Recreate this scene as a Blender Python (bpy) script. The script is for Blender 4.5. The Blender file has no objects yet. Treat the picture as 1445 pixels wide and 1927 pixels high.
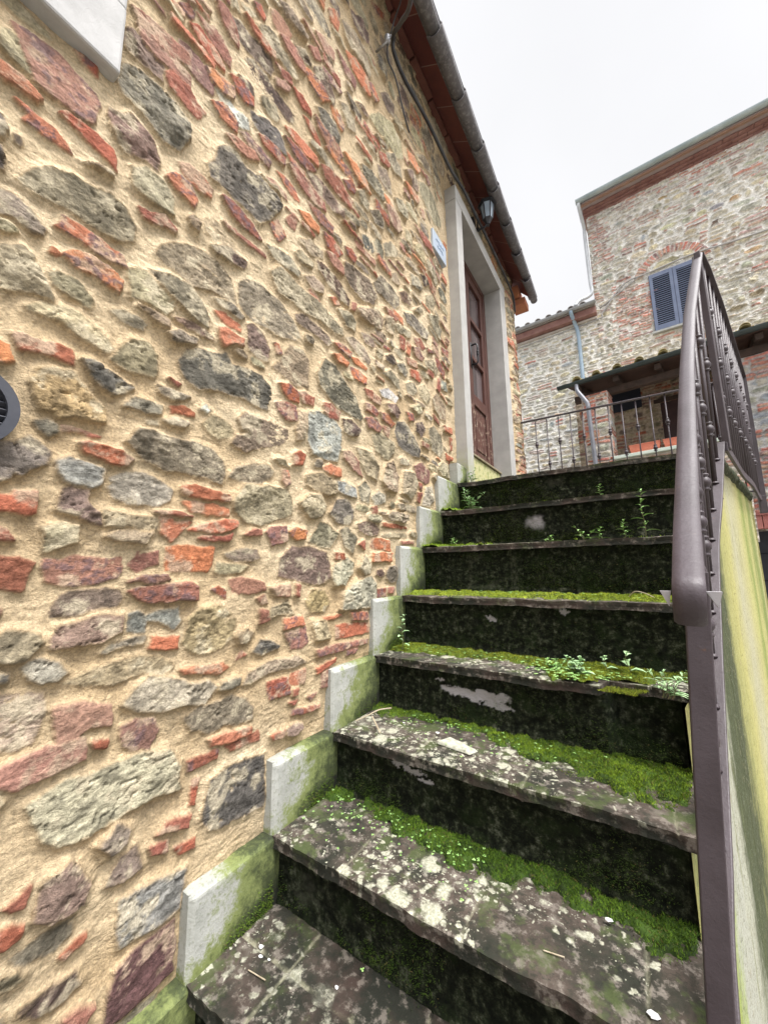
import bpy, bmesh, math, random
import numpy as np
from mathutils import Vector, Matrix
R = math.radians
rng = np.random.default_rng(7); random.seed(7)
scene = bpy.context.scene
COL = scene.collection

# ------------------------------------------------------------ camera, sky, sun, exposure
CAM = np.array([0.90673, -0.50284, 0.89682]); YAW, PITCH, ROLL, FPX = 33.2758, 8.5683, -0.7709, 707.034
cd = bpy.data.cameras.new('camera'); cam = bpy.data.objects.new('camera', cd); COL.objects.link(cam)
cd.sensor_fit = 'HORIZONTAL'; cd.sensor_width = 36.0; cd.lens = FPX / 1445.0 * 36.0
cd.clip_start = 0.02; cd.clip_end = 500
def cam_axes():
    y, p, r = R(YAW), R(PITCH), R(ROLL)
    f = Vector((-math.sin(y)*math.cos(p), math.cos(y)*math.cos(p), math.sin(p)))
    rt = Vector((math.cos(y), math.sin(y), 0)); up = rt.cross(f)
    return f, rt*math.cos(r)+up*math.sin(r), -rt*math.sin(r)+up*math.cos(r)
f_, r_, u_ = cam_axes()
M = Matrix((r_, u_, -f_)).transposed().to_4x4(); M.translation = Vector(CAM)
cam.matrix_world = M; scene.camera = cam

SUN_EL, SUN_AZ = 66.0, 106.0      # azimuth measured from +Y towards +X
w = bpy.data.worlds.new('World'); scene.world = w; w.use_nodes = True
nt = w.node_tree; nt.nodes.clear()
def wn(t): return nt.nodes.new(t)
sky = wn('ShaderNodeTexSky'); sky.sky_type = 'NISHITA'; sky.sun_disc = False
sky.sun_elevation = R(SUN_EL); sky.sun_rotation = R(SUN_AZ); sky.dust_density = 4; sky.air_density = 1.5
bw = wn('ShaderNodeHueSaturation'); bw.inputs['Saturation'].default_value = 0.25
nt.links.new(sky.outputs[0], bw.inputs['Color'])
bg1 = wn('ShaderNodeBackground'); bg1.inputs[1].default_value = 0.01; nt.links.new(bw.outputs[0], bg1.inputs[0])
geo = wn('ShaderNodeTexCoord'); sep = wn('ShaderNodeSeparateXYZ'); nt.links.new(geo.outputs['Generated'], sep.inputs[0])
sdv = (math.sin(R(SUN_AZ))*math.cos(R(SUN_EL)), math.cos(R(SUN_AZ))*math.cos(R(SUN_EL)), math.sin(R(SUN_EL)))
dt = wn('ShaderNodeVectorMath'); dt.operation = 'DOT_PRODUCT'; nt.links.new(geo.outputs['Generated'], dt.inputs[0]); dt.inputs[1].default_value = sdv
rmp = wn('ShaderNodeMapRange'); rmp.interpolation_type = 'SMOOTHSTEP'; rmp.inputs[1].default_value = 0.78; rmp.inputs[2].default_value = 1.0   # lobe round the hidden sun, added to the unseen sky for more light
rmp.inputs[3].default_value = 0.362; rmp.inputs[4].default_value = 4.2; nt.links.new(dt.outputs['Value'], rmp.inputs[0])
no = wn('ShaderNodeTexNoise'); no.inputs['Scale'].default_value = 2.2; no.inputs['Detail'].default_value = 5; no.inputs['Roughness'].default_value = .45
nt.links.new(geo.outputs['Generated'], no.inputs['Vector'])
mr2 = wn('ShaderNodeMapRange'); mr2.inputs[1].default_value = .3; mr2.inputs[2].default_value = .7; mr2.inputs[3].default_value = .93; mr2.inputs[4].default_value = 1.05
nt.links.new(no.outputs[0], mr2.inputs[0])
mul = wn('ShaderNodeMath'); mul.operation = 'MULTIPLY'; nt.links.new(rmp.outputs[0], mul.inputs[0]); nt.links.new(mr2.outputs[0], mul.inputs[1])
bg2 = wn('ShaderNodeBackground'); bg2.inputs[0].default_value = (0.98, 0.98, 1.0, 1); nt.links.new(mul.outputs[0], bg2.inputs[1])
add = wn('ShaderNodeAddShader'); nt.links.new(bg1.outputs[0], add.inputs[0]); nt.links.new(bg2.outputs[0], add.inputs[1])
ow = wn('ShaderNodeOutputWorld'); nt.links.new(add.outputs[0], ow.inputs[0])
sd = bpy.data.lights.new('sun', 'SUN'); sd.energy = 1.5; sd.angle = R(14); sd.color = (1, .96, .9)
so = bpy.data.objects.new('sun', sd); COL.objects.link(so)
sv = Vector((math.sin(R(SUN_AZ))*math.cos(R(SUN_EL)), math.cos(R(SUN_AZ))*math.cos(R(SUN_EL)), math.sin(R(SUN_EL))))
so.rotation_euler = sv.to_track_quat('Z', 'Y').to_euler(); so.location = (3, 0, 8)
vs = scene.view_settings; vs.view_transform = 'Standard'; vs.look = 'None'; vs.exposure = 1.28; vs.gamma = 1
scene.cycles.max_bounces = 8; scene.cycles.diffuse_bounces = 4

# ------------------------------------------------------------ helpers
def tag(o, label=None, cat=None, group=None, kind=None):
    if label: o['label'] = label
    if cat: o['category'] = cat
    if group: o['group'] = group
    if kind: o['kind'] = kind
    return o
def thing(name, label, cat, loc=(0,0,0), rz=0, group=None):
    o = bpy.data.objects.new(name, None); COL.objects.link(o); o.location = loc; o.rotation_euler = (0,0,rz)
    o.empty_display_size = .1
    return tag(o, label, cat, group)
class MB:
    def __init__(s): s.v=[]; s.f=[]
    def add(s, vs, fs):
        b=len(s.v); s.v += [tuple(v) for v in vs]; s.f += [tuple(b+i for i in f) for f in fs]; return s
    def box(s, x0,x1,y0,y1,z0,z1, M=None):
        vs=[(x,y,z) for z in (z0,z1) for y in (y0,y1) for x in (x0,x1)]
        if M is not None: vs=[tuple(M@Vector(v)) for v in vs]
        return s.add(vs,[(0,2,3,1),(4,5,7,6),(0,1,5,4),(2,6,7,3),(0,4,6,2),(1,3,7,5)])
    def tube(s, pts, r, n=10, caps=True, up=(0,0,1)):
        pts=[Vector(p) for p in pts]; rr = r if hasattr(r,'__len__') else [r]*len(pts)
        rings=[]; prev=None
        for i,p in enumerate(pts):
            t=(pts[min(i+1,len(pts)-1)]-pts[max(i-1,0)]).normalized()
            if prev is None:
                a=Vector(up) if abs(t.dot(Vector(up)))<.95 else Vector((1,0,0))
                x=(a-t*a.dot(t)).normalized()
            else: x=(prev-t*prev.dot(t)).normalized()
            prev=x; y=t.cross(x)
            rings.append([p+(x*math.cos(2*math.pi*k/n)+y*math.sin(2*math.pi*k/n))*rr[i] for k in range(n)])
        vs=[v for ring in rings for v in ring]; fs=[]
        for i in range(len(pts)-1):
            for k in range(n): fs.append((i*n+k,i*n+(k+1)%n,(i+1)*n+(k+1)%n,(i+1)*n+k))
        if caps: fs.append(tuple(range(n-1,-1,-1))); fs.append(tuple((len(pts)-1)*n+k for k in range(n)))
        return s.add(vs,fs)
    def lathe(s, prof, c, n=12, axis=Vector((0,0,1))):
        axis=Vector(axis).normalized(); c=Vector(c)
        return s.tube([c+axis*h for h,_ in prof],[max(r,1e-4) for _,r in prof],n)
    def sweep(s, pts, wd, ht, side=None):   # flat bar: width horizontal, height along local up
        pts=[Vector(p) for p in pts]; vs=[]; fs=[]
        for i,p in enumerate(pts):
            t=(pts[min(i+1,len(pts)-1)]-pts[max(i-1,0)]).normalized()
            sd_=Vector(side) if side else t.cross(Vector((0,0,1)))
            sd_=(sd_-t*sd_.dot(t)).normalized(); u=sd_.cross(t).normalized()
            for a,b in ((-1,-1),(1,-1),(1,1),(-1,1)): vs.append(p+sd_*a*wd/2+u*b*ht/2)
        for i in range(len(pts)-1):
            for k in range(4): fs.append((i*4+k,i*4+(k+1)%4,(i+1)*4+(k+1)%4,(i+1)*4+k))
        fs.append((3,2,1,0)); n=len(pts)-1; fs.append((n*4,n*4+1,n*4+2,n*4+3))
        return s.add(vs,fs)
    def build(s, name, mat, parent=None, smooth=False, bevel=0, seg=2, jit=0, auto=False):
        me=bpy.data.meshes.new(name); me.from_pydata(s.v,[],s.f); me.validate()
        bm=bmesh.new(); bm.from_mesh(me); bmesh.ops.recalc_face_normals(bm, faces=bm.faces); bm.to_mesh(me); bm.free()
        o=bpy.data.objects.new(name,me); COL.objects.link(o)
        if mat: me.materials.append(mat)
        if parent: o.parent=parent
        if bevel:
            m=o.modifiers.new('bevel','BEVEL'); m.width=bevel; m.segments=seg; m.limit_method='ANGLE'; m.angle_limit=R(35)
        if smooth: me.polygons.foreach_set('use_smooth',[True]*len(me.polygons))
        if auto:
            try: me.set_sharp_from_angle(angle=R(40))
            except Exception: pass
            me.polygons.foreach_set('use_smooth',[True]*len(me.polygons))
        return o
def raw_mesh(name, V, F, mat, parent=None, col=None, smooth=True):
    """V (n,3) float array, F (m,3|4) int array"""
    me=bpy.data.meshes.new(name); n=len(V); m,k=F.shape
    me.vertices.add(n); me.vertices.foreach_set('co',np.ascontiguousarray(V,dtype=np.float32).ravel())
    me.loops.add(m*k); me.loops.foreach_set('vertex_index',np.ascontiguousarray(F,dtype=np.int32).ravel())
    me.polygons.add(m); me.polygons.foreach_set('loop_start',np.arange(0,m*k,k,dtype=np.int32))
    try: me.polygons.foreach_set('loop_total',np.full(m,k,dtype=np.int32))
    except Exception: pass
    me.update(calc_edges=True)
    me.polygons.foreach_set('use_smooth',np.full(m,smooth,dtype=bool))
    if col is not None:
        a=me.color_attributes.new('Col','FLOAT_COLOR','POINT')
        c=np.ones((n,4),np.float32); c[:,:3]=col; a.data.foreach_set('color',c.ravel())
    if mat: me.materials.append(mat)
    o=bpy.data.objects.new(name,me); COL.objects.link(o)
    if parent: o.parent=parent
    return o

# ---- numpy noise
def _h(ix,iy,s):
    h=(ix.astype(np.int64)*374761393+iy.astype(np.int64)*668265263+s*2147483647)&0xffffffff
    h=((h^(h>>13))*1274126177)&0xffffffff
    return ((h^(h>>16))&0xffff)/65535.0
def vn(x,y,s=0):
    ix=np.floor(x); iy=np.floor(y); fx=x-ix; fy=y-iy
    fx=fx*fx*fx*(fx*(fx*6-15)+10); fy=fy*fy*fy*(fy*(fy*6-15)+10)
    a=_h(ix,iy,s); b=_h(ix+1,iy,s); c=_h(ix,iy+1,s); d=_h(ix+1,iy+1,s)
    return (a*(1-fx)+b*fx)*(1-fy)+(c*(1-fx)+d*fx)*fy*1.0
def fbm(x,y,o=4,s=0,g=.5):
    v=0; a=1; t=0
    for i in range(o):
        v=v+a*(vn(x,y,s+i*17)-.5); t+=a; a*=g; x=x*2.03+7.1; y=y*2.03+3.7
    return v/t*2
def sst(a,b,x):
    t=np.clip((x-a)/(b-a),0,1); return t*t*(3-2*t)

# ------------------------------------------------------------ materials
class N:
    def __init__(s,name):
        s.m=bpy.data.materials.new(name); s.m.use_nodes=True; s.t=s.m.node_tree; s.b=s.t.nodes['Principled BSDF']
        s.tc=s.t.nodes.new('ShaderNodeTexCoord')
    def n(s,t,**k):
        x=s.t.nodes.new(t)
        for a,b in k.items(): setattr(x,a,b)
        return x
    def l(s,a,b): s.t.links.new(a,b)
    def coord(s,scale=(1,1,1)):
        m=s.n('ShaderNodeMapping'); m.inputs['Scale'].default_value=scale; s.l(s.tc.outputs['Object'],m.inputs[0]); return m.outputs[0]
    def noise(s,sc,det=4,ro=.55,vec=None,dist=0):
        x=s.n('ShaderNodeTexNoise'); x.inputs['Scale'].default_value=sc; x.inputs['Detail'].default_value=det; x.inputs['Roughness'].default_value=ro; x.inputs['Distortion'].default_value=dist
        s.l(vec if vec else s.tc.outputs['Object'],x.inputs['Vector']); return x.outputs[0]
    def vor(s,sc,feat='F1',vec=None,out=0,rand=1):
        x=s.n('ShaderNodeTexVoronoi',feature=feat); x.inputs['Scale'].default_value=sc; x.inputs['Randomness'].default_value=rand
        s.l(vec if vec else s.tc.outputs['Object'],x.inputs['Vector']); return x.outputs[out]
    def rng(s,v,a,b,c=0,d=1):
        x=s.n('ShaderNodeMapRange'); 
        for i,k in enumerate((a,b,c,d)): x.inputs[1+i].default_value=k
        s.l(v,x.inputs[0]); return x.outputs[0]
    def math(s,op,a,b=None):
        x=s.n('ShaderNodeMath',operation=op)
        for i,k in enumerate((a,b)):
            if k is None: continue
            if isinstance(k,(int,float)): x.inputs[i].default_value=k
            else: s.l(k,x.inputs[i])
        return x.outputs[0]
    def mix(s,fac,a,b,mode='MIX'):
        x=s.n('ShaderNodeMix',data_type='RGBA',blend_type=mode)
        if isinstance(fac,(int,float)): x.inputs[0].default_value=fac
        else: s.l(fac,x.inputs[0])
        for i,k in ((6,a),(7,b)):
            if isinstance(k,tuple): x.inputs[i].default_value=(*k,1)
            else: s.l(k,x.inputs[i])
        return x.outputs[2]
    def ramp(s,v,stops):
        x=s.n('ShaderNodeValToRGB'); e=x.color_ramp.elements
        while len(e)<len(stops): e.new(.5)
        for i,(p,c) in enumerate(stops): e[i].position=p; e[i].color=(*c,1)
        s.l(v,x.inputs[0]); return x.outputs[0]
    def base(s,c):
        if isinstance(c,tuple): s.b.inputs['Base Color'].default_value=(*c,1)
        else: s.l(c,s.b.inputs['Base Color'])
        return s
    def rough(s,r):
        if isinstance(r,(int,float)): s.b.inputs['Roughness'].default_value=r
        else: s.l(r,s.b.inputs['Roughness'])
        return s
    def bump(s,h,st=.5,d=.01):
        x=s.n('ShaderNodeBump'); x.inputs['Strength'].default_value=st; x.inputs['Distance'].default_value=d; s.l(h,x.inputs['Height'])
        s.l(x.outputs[0],s.b.inputs['Normal']); return s
    def attr(s,nm='Col'):
        x=s.n('ShaderNodeVertexColor',layer_name=nm); return x.outputs[0]
    def xyz(s):
        x=s.n('ShaderNodeSeparateXYZ'); s.l(s.tc.outputs['Object'],x.inputs[0]); return x.outputs
def simple(name,c1,c2,sc=20,rough=.8,bs=120,bst=.3,bd=.004,metal=0,spec=None):
    m=N(name); n1=m.noise(sc,5,.6); m.base(m.mix(m.rng(n1,.35,.65),c1,c2)).rough(rough)
    m.bump(m.noise(bs,4,.6),bst,bd); m.b.inputs['Metallic'].default_value=metal
    if spec is not None: m.b.inputs['Specular IOR Level'].default_value=spec
    return m.m

def mk_rubble(name,fine=1.0,bd=.004):
    m=N(name); c=m.attr()
    g=m.noise(180*fine,5,.7); g2=m.noise(60*fine,5,.65)
    k=m.math('MULTIPLY',m.rng(g,.3,.7,.66,1.30),m.rng(g2,.3,.7,.80,1.18))
    cc=m.n('ShaderNodeCombineColor')
    for i in range(3): m.l(k,cc.inputs[i])
    m.base(m.mix(1.0,c,cc.outputs[0],'MULTIPLY')).rough(.92); m.b.inputs['Specular IOR Level'].default_value=.25
    # brushed mortar / stone grain
    v=m.coord((1,1.0,1.5)); st=m.noise(42*fine,6,.72,v,3.0)
    st2=m.noise(11*fine,5,.65,m.coord((1,1,1.8)),1.2); pt=m.rng(m.noise(6*fine,3,.5),.4,.62,.25,1.2); h=m.math('ADD',m.math('ADD',m.math('MULTIPLY',g,.7),m.math('MULTIPLY',st,pt)),m.math('MULTIPLY',st2,1.5))
    m.bump(h,.95,bd); return m.m
M_rub=mk_rubble('rubble_masonry',1.0,.0055); M_rubfar=mk_rubble('rubble_masonry_distant',.12,.03)
# ------------------------------------------------------------ rubble wall generator
PAL={'R':[(.36,.12,.07),(.30,.10,.06),(.42,.165,.095),(.25,.095,.065)],'P':[(.30,.15,.105),(.345,.19,.14),(.26,.12,.085),(.22,.12,.095)],'O':[(.46,.19,.09),(.42,.16,.08)],
 'M':[(.19,.135,.105),(.225,.165,.13),(.16,.115,.09)],'G':[(.29,.235,.16),(.25,.205,.14),(.335,.28,.195),(.21,.18,.135)],'T':[(.40,.335,.22),(.36,.30,.20)],
 'D':[(.15,.135,.105),(.12,.11,.095),(.19,.17,.135)],'W':[(.62,.60,.55)],'B':[(.25,.25,.225),(.29,.285,.26)],'K':[(.13,.085,.06),(.10,.07,.055)],
 'H':[(.30,.225,.12),(.34,.27,.15)],'L':[(.44,.40,.31),(.40,.36,.28)],'V':[(.105,.055,.055)],
 'g':[(.50,.48,.39),(.44,.42,.35),(.56,.53,.43)],'t':[(.60,.54,.39),(.56,.49,.33)],'r':[(.52,.20,.15),(.56,.26,.20)],'p':[(.46,.30,.27),(.42,.27,.25)],'o':[(.50,.33,.18)],'b':[(.36,.38,.40)]}
def sdf_poly(P,x,y):
    d=np.full(x.shape,1e9); ins=np.zeros(x.shape,bool); n=len(P)
    for i in range(n):
        x1,y1=P[i-1]; x2,y2=P[i]; ex,ey=x2-x1,y2-y1; L=ex*ex+ey*ey+1e-12
        t=np.clip(((x-x1)*ex+(y-y1)*ey)/L,0,1)
        d=np.minimum(d,(x-x1-t*ex)**2+(y-y1-t*ey)**2)
        c=((y1>y)!=(y2>y))&(x<(x2-x1)*(y-y1)/(y2-y1+1e-12)+x1); ins^=c
    d=np.sqrt(d); return np.where(ins,d,-d)
def axis_pts(segs):
    out=[segs[0][0]]
    for a,b,s0,s1 in segs:
        p=a
        while p<b-1e-6:
            t=(p-a)/(b-a); p+=s0+(s1-s0)*t
            if p<b: out.append(p)
        out.append(b)
    return np.array(out)
def rand_stone(r,cu,cv,wd,ht,brick):
    if brick:
        j=.08; P=[(-.5,-.5),(0,-.5),(.5,-.5),(.5,0),(.5,.5),(0,.5),(-.5,.5)]
        P=[(a+r.uniform(-j,j)*.6,b+r.uniform(-j,j)) for a,b in P]
    else:
        n=int(r.integers(7,10)); ph=r.uniform(0,6.28); P=[]
        for i in range(n):
            a=ph+2*math.pi*(i+r.uniform(-.25,.25))/n; q=2.6+r.uniform(0,1.2)
            c,s=math.cos(a),math.sin(a); k=(abs(c)**q+abs(s)**q)**(-1/q)*r.uniform(.84,1.0)
            P.append((.5*c*k,.5*s*k))
    t=r.uniform(-.07,.07); c,s=math.cos(t),math.sin(t)
    return [(cu+a*wd*c-b*ht*s,cv+a*wd*s+b*ht*c) for a,b in P]
def course_fill(r,u0,u1,v0,v1,hh,ww,gap,occ,wt,reject=None,brickp=None):
    """courses of random stones avoiding what already stands in occ"""
    out=[]; v=v0; kinds=list(wt); pr=np.array([wt[k] for k in kinds]); pr=pr/pr.sum()
    while v<v1:
        h=r.uniform(*hh); u=u0-r.uniform(0,ww[1])
        while u<u1:
            k=kinds[r.choice(len(kinds),p=pr)]
            brick=k in 'RPOrp'
            wd=r.uniform(*ww)*(1.15 if brick else 1); rows=2 if (brick and h>hh[0]*1.5) or r.random()<.12 else 1
            for q in range(rows):
                hq=h/rows; cu=u+wd/2; cv=v+hq*(q+.5)+r.uniform(-.12,.12)*hq
                kk=k if q==0 or brick else kinds[r.choice(len(kinds),p=pr)]
                if reject and reject(cu,cv,wd): continue
                P=rand_stone(r,cu,cv,max(wd-gap*r.uniform(.8,1.8),gap),max(hq-gap*r.uniform(.8,1.6),gap*.8),brick)
                if occ is not None:
                    if occ.hit(P): continue
                out.append((kk,P))
            u+=wd
        v+=h
    return out
class Occ:
    def __init__(s,u0,v0,u1,v1,c):
        s.u0,s.v0,s.c=u0,v0,c; s.g=np.zeros((int((u1-u0)/c)+2,int((v1-v0)/c)+2),bool)
        s.U=(np.arange(s.g.shape[0])+.5)*c+u0; s.V=(np.arange(s.g.shape[1])+.5)*c+v0
    def cells(s,P,pad):
        us=[p[0] for p in P]; vs_=[p[1] for p in P]
        a=max(int((min(us)-pad-s.u0)/s.c),0); b=min(int((max(us)+pad-s.u0)/s.c)+1,s.g.shape[0])
        c=max(int((min(vs_)-pad-s.v0)/s.c),0); d=min(int((max(vs_)+pad-s.v0)/s.c)+1,s.g.shape[1])
        if a>=b or c>=d: return None
        X,Y=np.meshgrid(s.U[a:b],s.V[c:d],indexing='ij'); return (a,b,c,d,sdf_poly(P,X,Y))
    def mark(s,P,pad):
        r=s.cells(P,pad)
        if r: a,b,c,d,q=r; s.g[a:b,c:d]|=q>-pad
    def hit(s,P):
        r=s.cells(P,0)
        if not r: return True
        a,b,c,d,q=r; return bool((s.g[a:b,c:d]&(q>0)).any())
def rubble(name,U,V,stones,place,mortar,mcol2,mat,parent,depth=(.012,.03),edge=.012,warp=.006,wsc=30,rock=.008,rsc=28,seed=1,base=None,hole=None,cap=None,endcap=0,jit=.10,mort_rel=.006,grow=0.0,light=1.0,fil=0.0):
    X,Y=np.meshgrid(U,V,indexing='ij'); r=np.random.default_rng(seed)
    wx=X+warp*fbm(X*wsc,Y*wsc,3,seed)+warp*.34*fbm(X*wsc*3.3,Y*wsc*3.3,2,seed+5)
    wy=Y+warp*fbm(X*wsc,Y*wsc,3,seed+50)+warp*.34*fbm(X*wsc*3.3,Y*wsc*3.3,2,seed+55)
    lo=fbm(X*wsc*.25,Y*wsc*.25,3,seed+9)
    H=mort_rel*lo+mort_rel*.42*fbm(X*wsc*1.6+lo,Y*wsc*3.8+2*lo,5,seed+12,.66)
    big=fbm(X*wsc*.1,Y*wsc*.1,3,seed+31)
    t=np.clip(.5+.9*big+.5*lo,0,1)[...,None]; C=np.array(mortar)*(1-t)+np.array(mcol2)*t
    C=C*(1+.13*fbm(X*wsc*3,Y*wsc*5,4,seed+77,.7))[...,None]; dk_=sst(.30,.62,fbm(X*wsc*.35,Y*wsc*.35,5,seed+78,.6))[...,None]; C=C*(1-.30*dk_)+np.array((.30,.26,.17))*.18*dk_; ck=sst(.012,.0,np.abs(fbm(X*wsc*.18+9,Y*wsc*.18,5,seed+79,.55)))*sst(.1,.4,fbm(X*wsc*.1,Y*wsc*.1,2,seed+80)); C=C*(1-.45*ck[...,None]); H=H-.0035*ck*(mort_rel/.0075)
    rk=1-2*np.abs(fbm(X*rsc,Y*rsc*1.6,5,seed+3,.58)); rk2=fbm(X*rsc*1.7,Y*rsc*2.2,5,seed+4,.62)
    fine=fbm(X*rsc*5,Y*rsc*6,4,seed+6,.7)
    for k,P in stones:
        us=[p[0] for p in P]; vs_=[p[1] for p in P]; pd=edge+warp*2+fil
        a,b=np.searchsorted(U,[min(us)-pd,max(us)+pd]); c,d=np.searchsorted(V,[min(vs_)-pd,max(vs_)+pd])
        dp=r.uniform(*depth); cj=1+r.uniform(-jit,jit,3)*.5+r.uniform(-jit,jit); base_c=np.array(PAL[k][r.integers(len(PAL[k]))])*cj*light
        tu,tv=r.uniform(-.12,.12,2); mixk=r.uniform(0,1); ang=r.uniform(-.4,.4)
        if b-a<2 or d-c<2: continue
        sl=(slice(a,b),slice(c,d)); s=sdf_poly(P,wx[sl],wy[sl])+grow
        brick=k in 'RPOrpV'
        if fil: H[sl]=np.maximum(H[sl],H[sl]*.5+dp*(.26 if brick else .34)*sst(-fil,0,s+.004*fine[sl])*sst(edge*1.2,0,s))
        e=edge*(.55 if brick else 1.0); p=np.clip(s/e+.55,0,1); prof=p*(2-p)
        cu,cv=sum(us)/len(us),sum(vs_)/len(vs_)
        rr=rock*(.45 if brick else 1.0)*(dp/depth[1]*.5+.6)
        hs=-depth[0]*.6+(dp*(.75 if brick else 1)+depth[0]*.6)*prof+rr*(.6*rk[sl]+.7*rk2[sl])*p+(X[sl]-cu)*tu*.5+(Y[sl]-cv)*tv*.6
        if not brick:
            sz=max(max(us)-min(us),max(vs_)-min(vs_))
            for q in range(4):      # split faces: a few planes that cut the stone like chisel blows
                a_=r.uniform(0,6.283); sl_=r.uniform(.10,.42); of=r.uniform(-.30,.42)
                pl_=dp*1.05-sl_*((X[sl]-cu)*math.cos(a_)+(Y[sl]-cv)*math.sin(a_)-of*sz)+rr*.5*rk2[sl]
                hs=np.minimum(hs,np.maximum(pl_,.46*dp+rr*.4*rk[sl]))
            cr=np.abs(fbm(X[sl]*rsc*.55+Y[sl]*rsc*.2+cu*31,Y[sl]*rsc*1.1+cv*17,3,seed+int(mixk*50)))
            hs=hs-dp*.35*sst(.035,.0,cr)*p
        hs=np.where(s>-edge*.4,hs,-1)
        df=hs-H[sl]; m=np.clip(df/(edge*.16)+.3,0,1)[...,None]
        # colour inside the stone: veins, weathered patches, lime smears
        n1=rk2[sl]; n2=fine[sl]; n3=fbm(X[sl]*rsc*.8+cu*9,Y[sl]*rsc*.8,3,seed+int(mixk*90))
        cc=base_c*(1+.34*n1+.30*n2)[...,None]
        if brick:
            lime=np.clip((n3-.10)*2.4+n2*.9+.08,0,.8)[...,None]; cc=cc*(1-lime)+np.array((.46,.345,.245))*lime
            if mixk<.30:
                dk=np.clip((n1-.05)*5,0,.8)[...,None]; cc=cc*(1-dk)+np.array((.14,.09,.095))*dk
        else:
            lime=np.clip((n3-.15)*2.6+n2*.8,0,.65)[...,None]; cc=cc*(1-lime)+np.array((.52,.45,.32))*lime
            dk=np.clip((-n3-.12)*2.6-n2*.6,0,.7)[...,None]; cc=cc*(1-dk)+base_c*.42*dk
        fe=np.clip((1-p)*1.3+.35*n2+.15,0,.85)[...,None]*np.clip((e*1.6-s)/(e*1.6),0,1)[...,None]; cc=cc*(1-fe)+np.array(mortar)*.92*fe
        up=df>0
        H[sl]=np.where(up,hs,H[sl]); C[sl]=np.where(m>0,cc*m+C[sl]*(1-m),C[sl])
    if cap is not None: H=cap(X,Y,H)
    off=H+(base(X,Y) if base is not None else 0)
    Vt=place(X,Y,off); nu,nv=X.shape
    idx=np.arange(nu*nv).reshape(nu,nv)
    F=np.stack([idx[:-1,:-1],idx[1:,:-1],idx[1:,1:],idx[:-1,1:]],-1).reshape(-1,4)
    if hole is not None:
        cx=(X[:-1,:-1]+X[1:,1:])/2; cy=(Y[:-1,:-1]+Y[1:,1:])/2; F=F[~hole(cx,cy).ravel()]
    C=np.clip(C,.01,.9)
    return raw_mesh(name,Vt.reshape(-1,3),F,mat,parent,C.reshape(-1,3))

# ------------------------------------------------------------ staircase data (metres)
YN={8:.045,7:.27,6:.509,5:.757,4:.973,3:1.175,2:1.41,1:1.669}
ZN={8:.023,7:.19,6:.37,5:.562,4:.777,3:1.0,2:1.21,1:1.417}
for i in range(9,13): YN[i]=YN[8]-.235*(i-8); ZN[i]=ZN[8]-.19*(i-8)
YLAND=3.36
def xw(y): return np.interp(y,[-1,0,.3,.5,.8,1.1,1.32,1.64,3.25,4],[.80,.895,.925,.945,.985,1.075,1.14,1.235,1.66,1.86])
def zt(y):   # tread height under y
    z=ZN[12]
    for k in range(12,0,-1):
        if y>=YN[k]: z=ZN[k]
    return z

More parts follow.
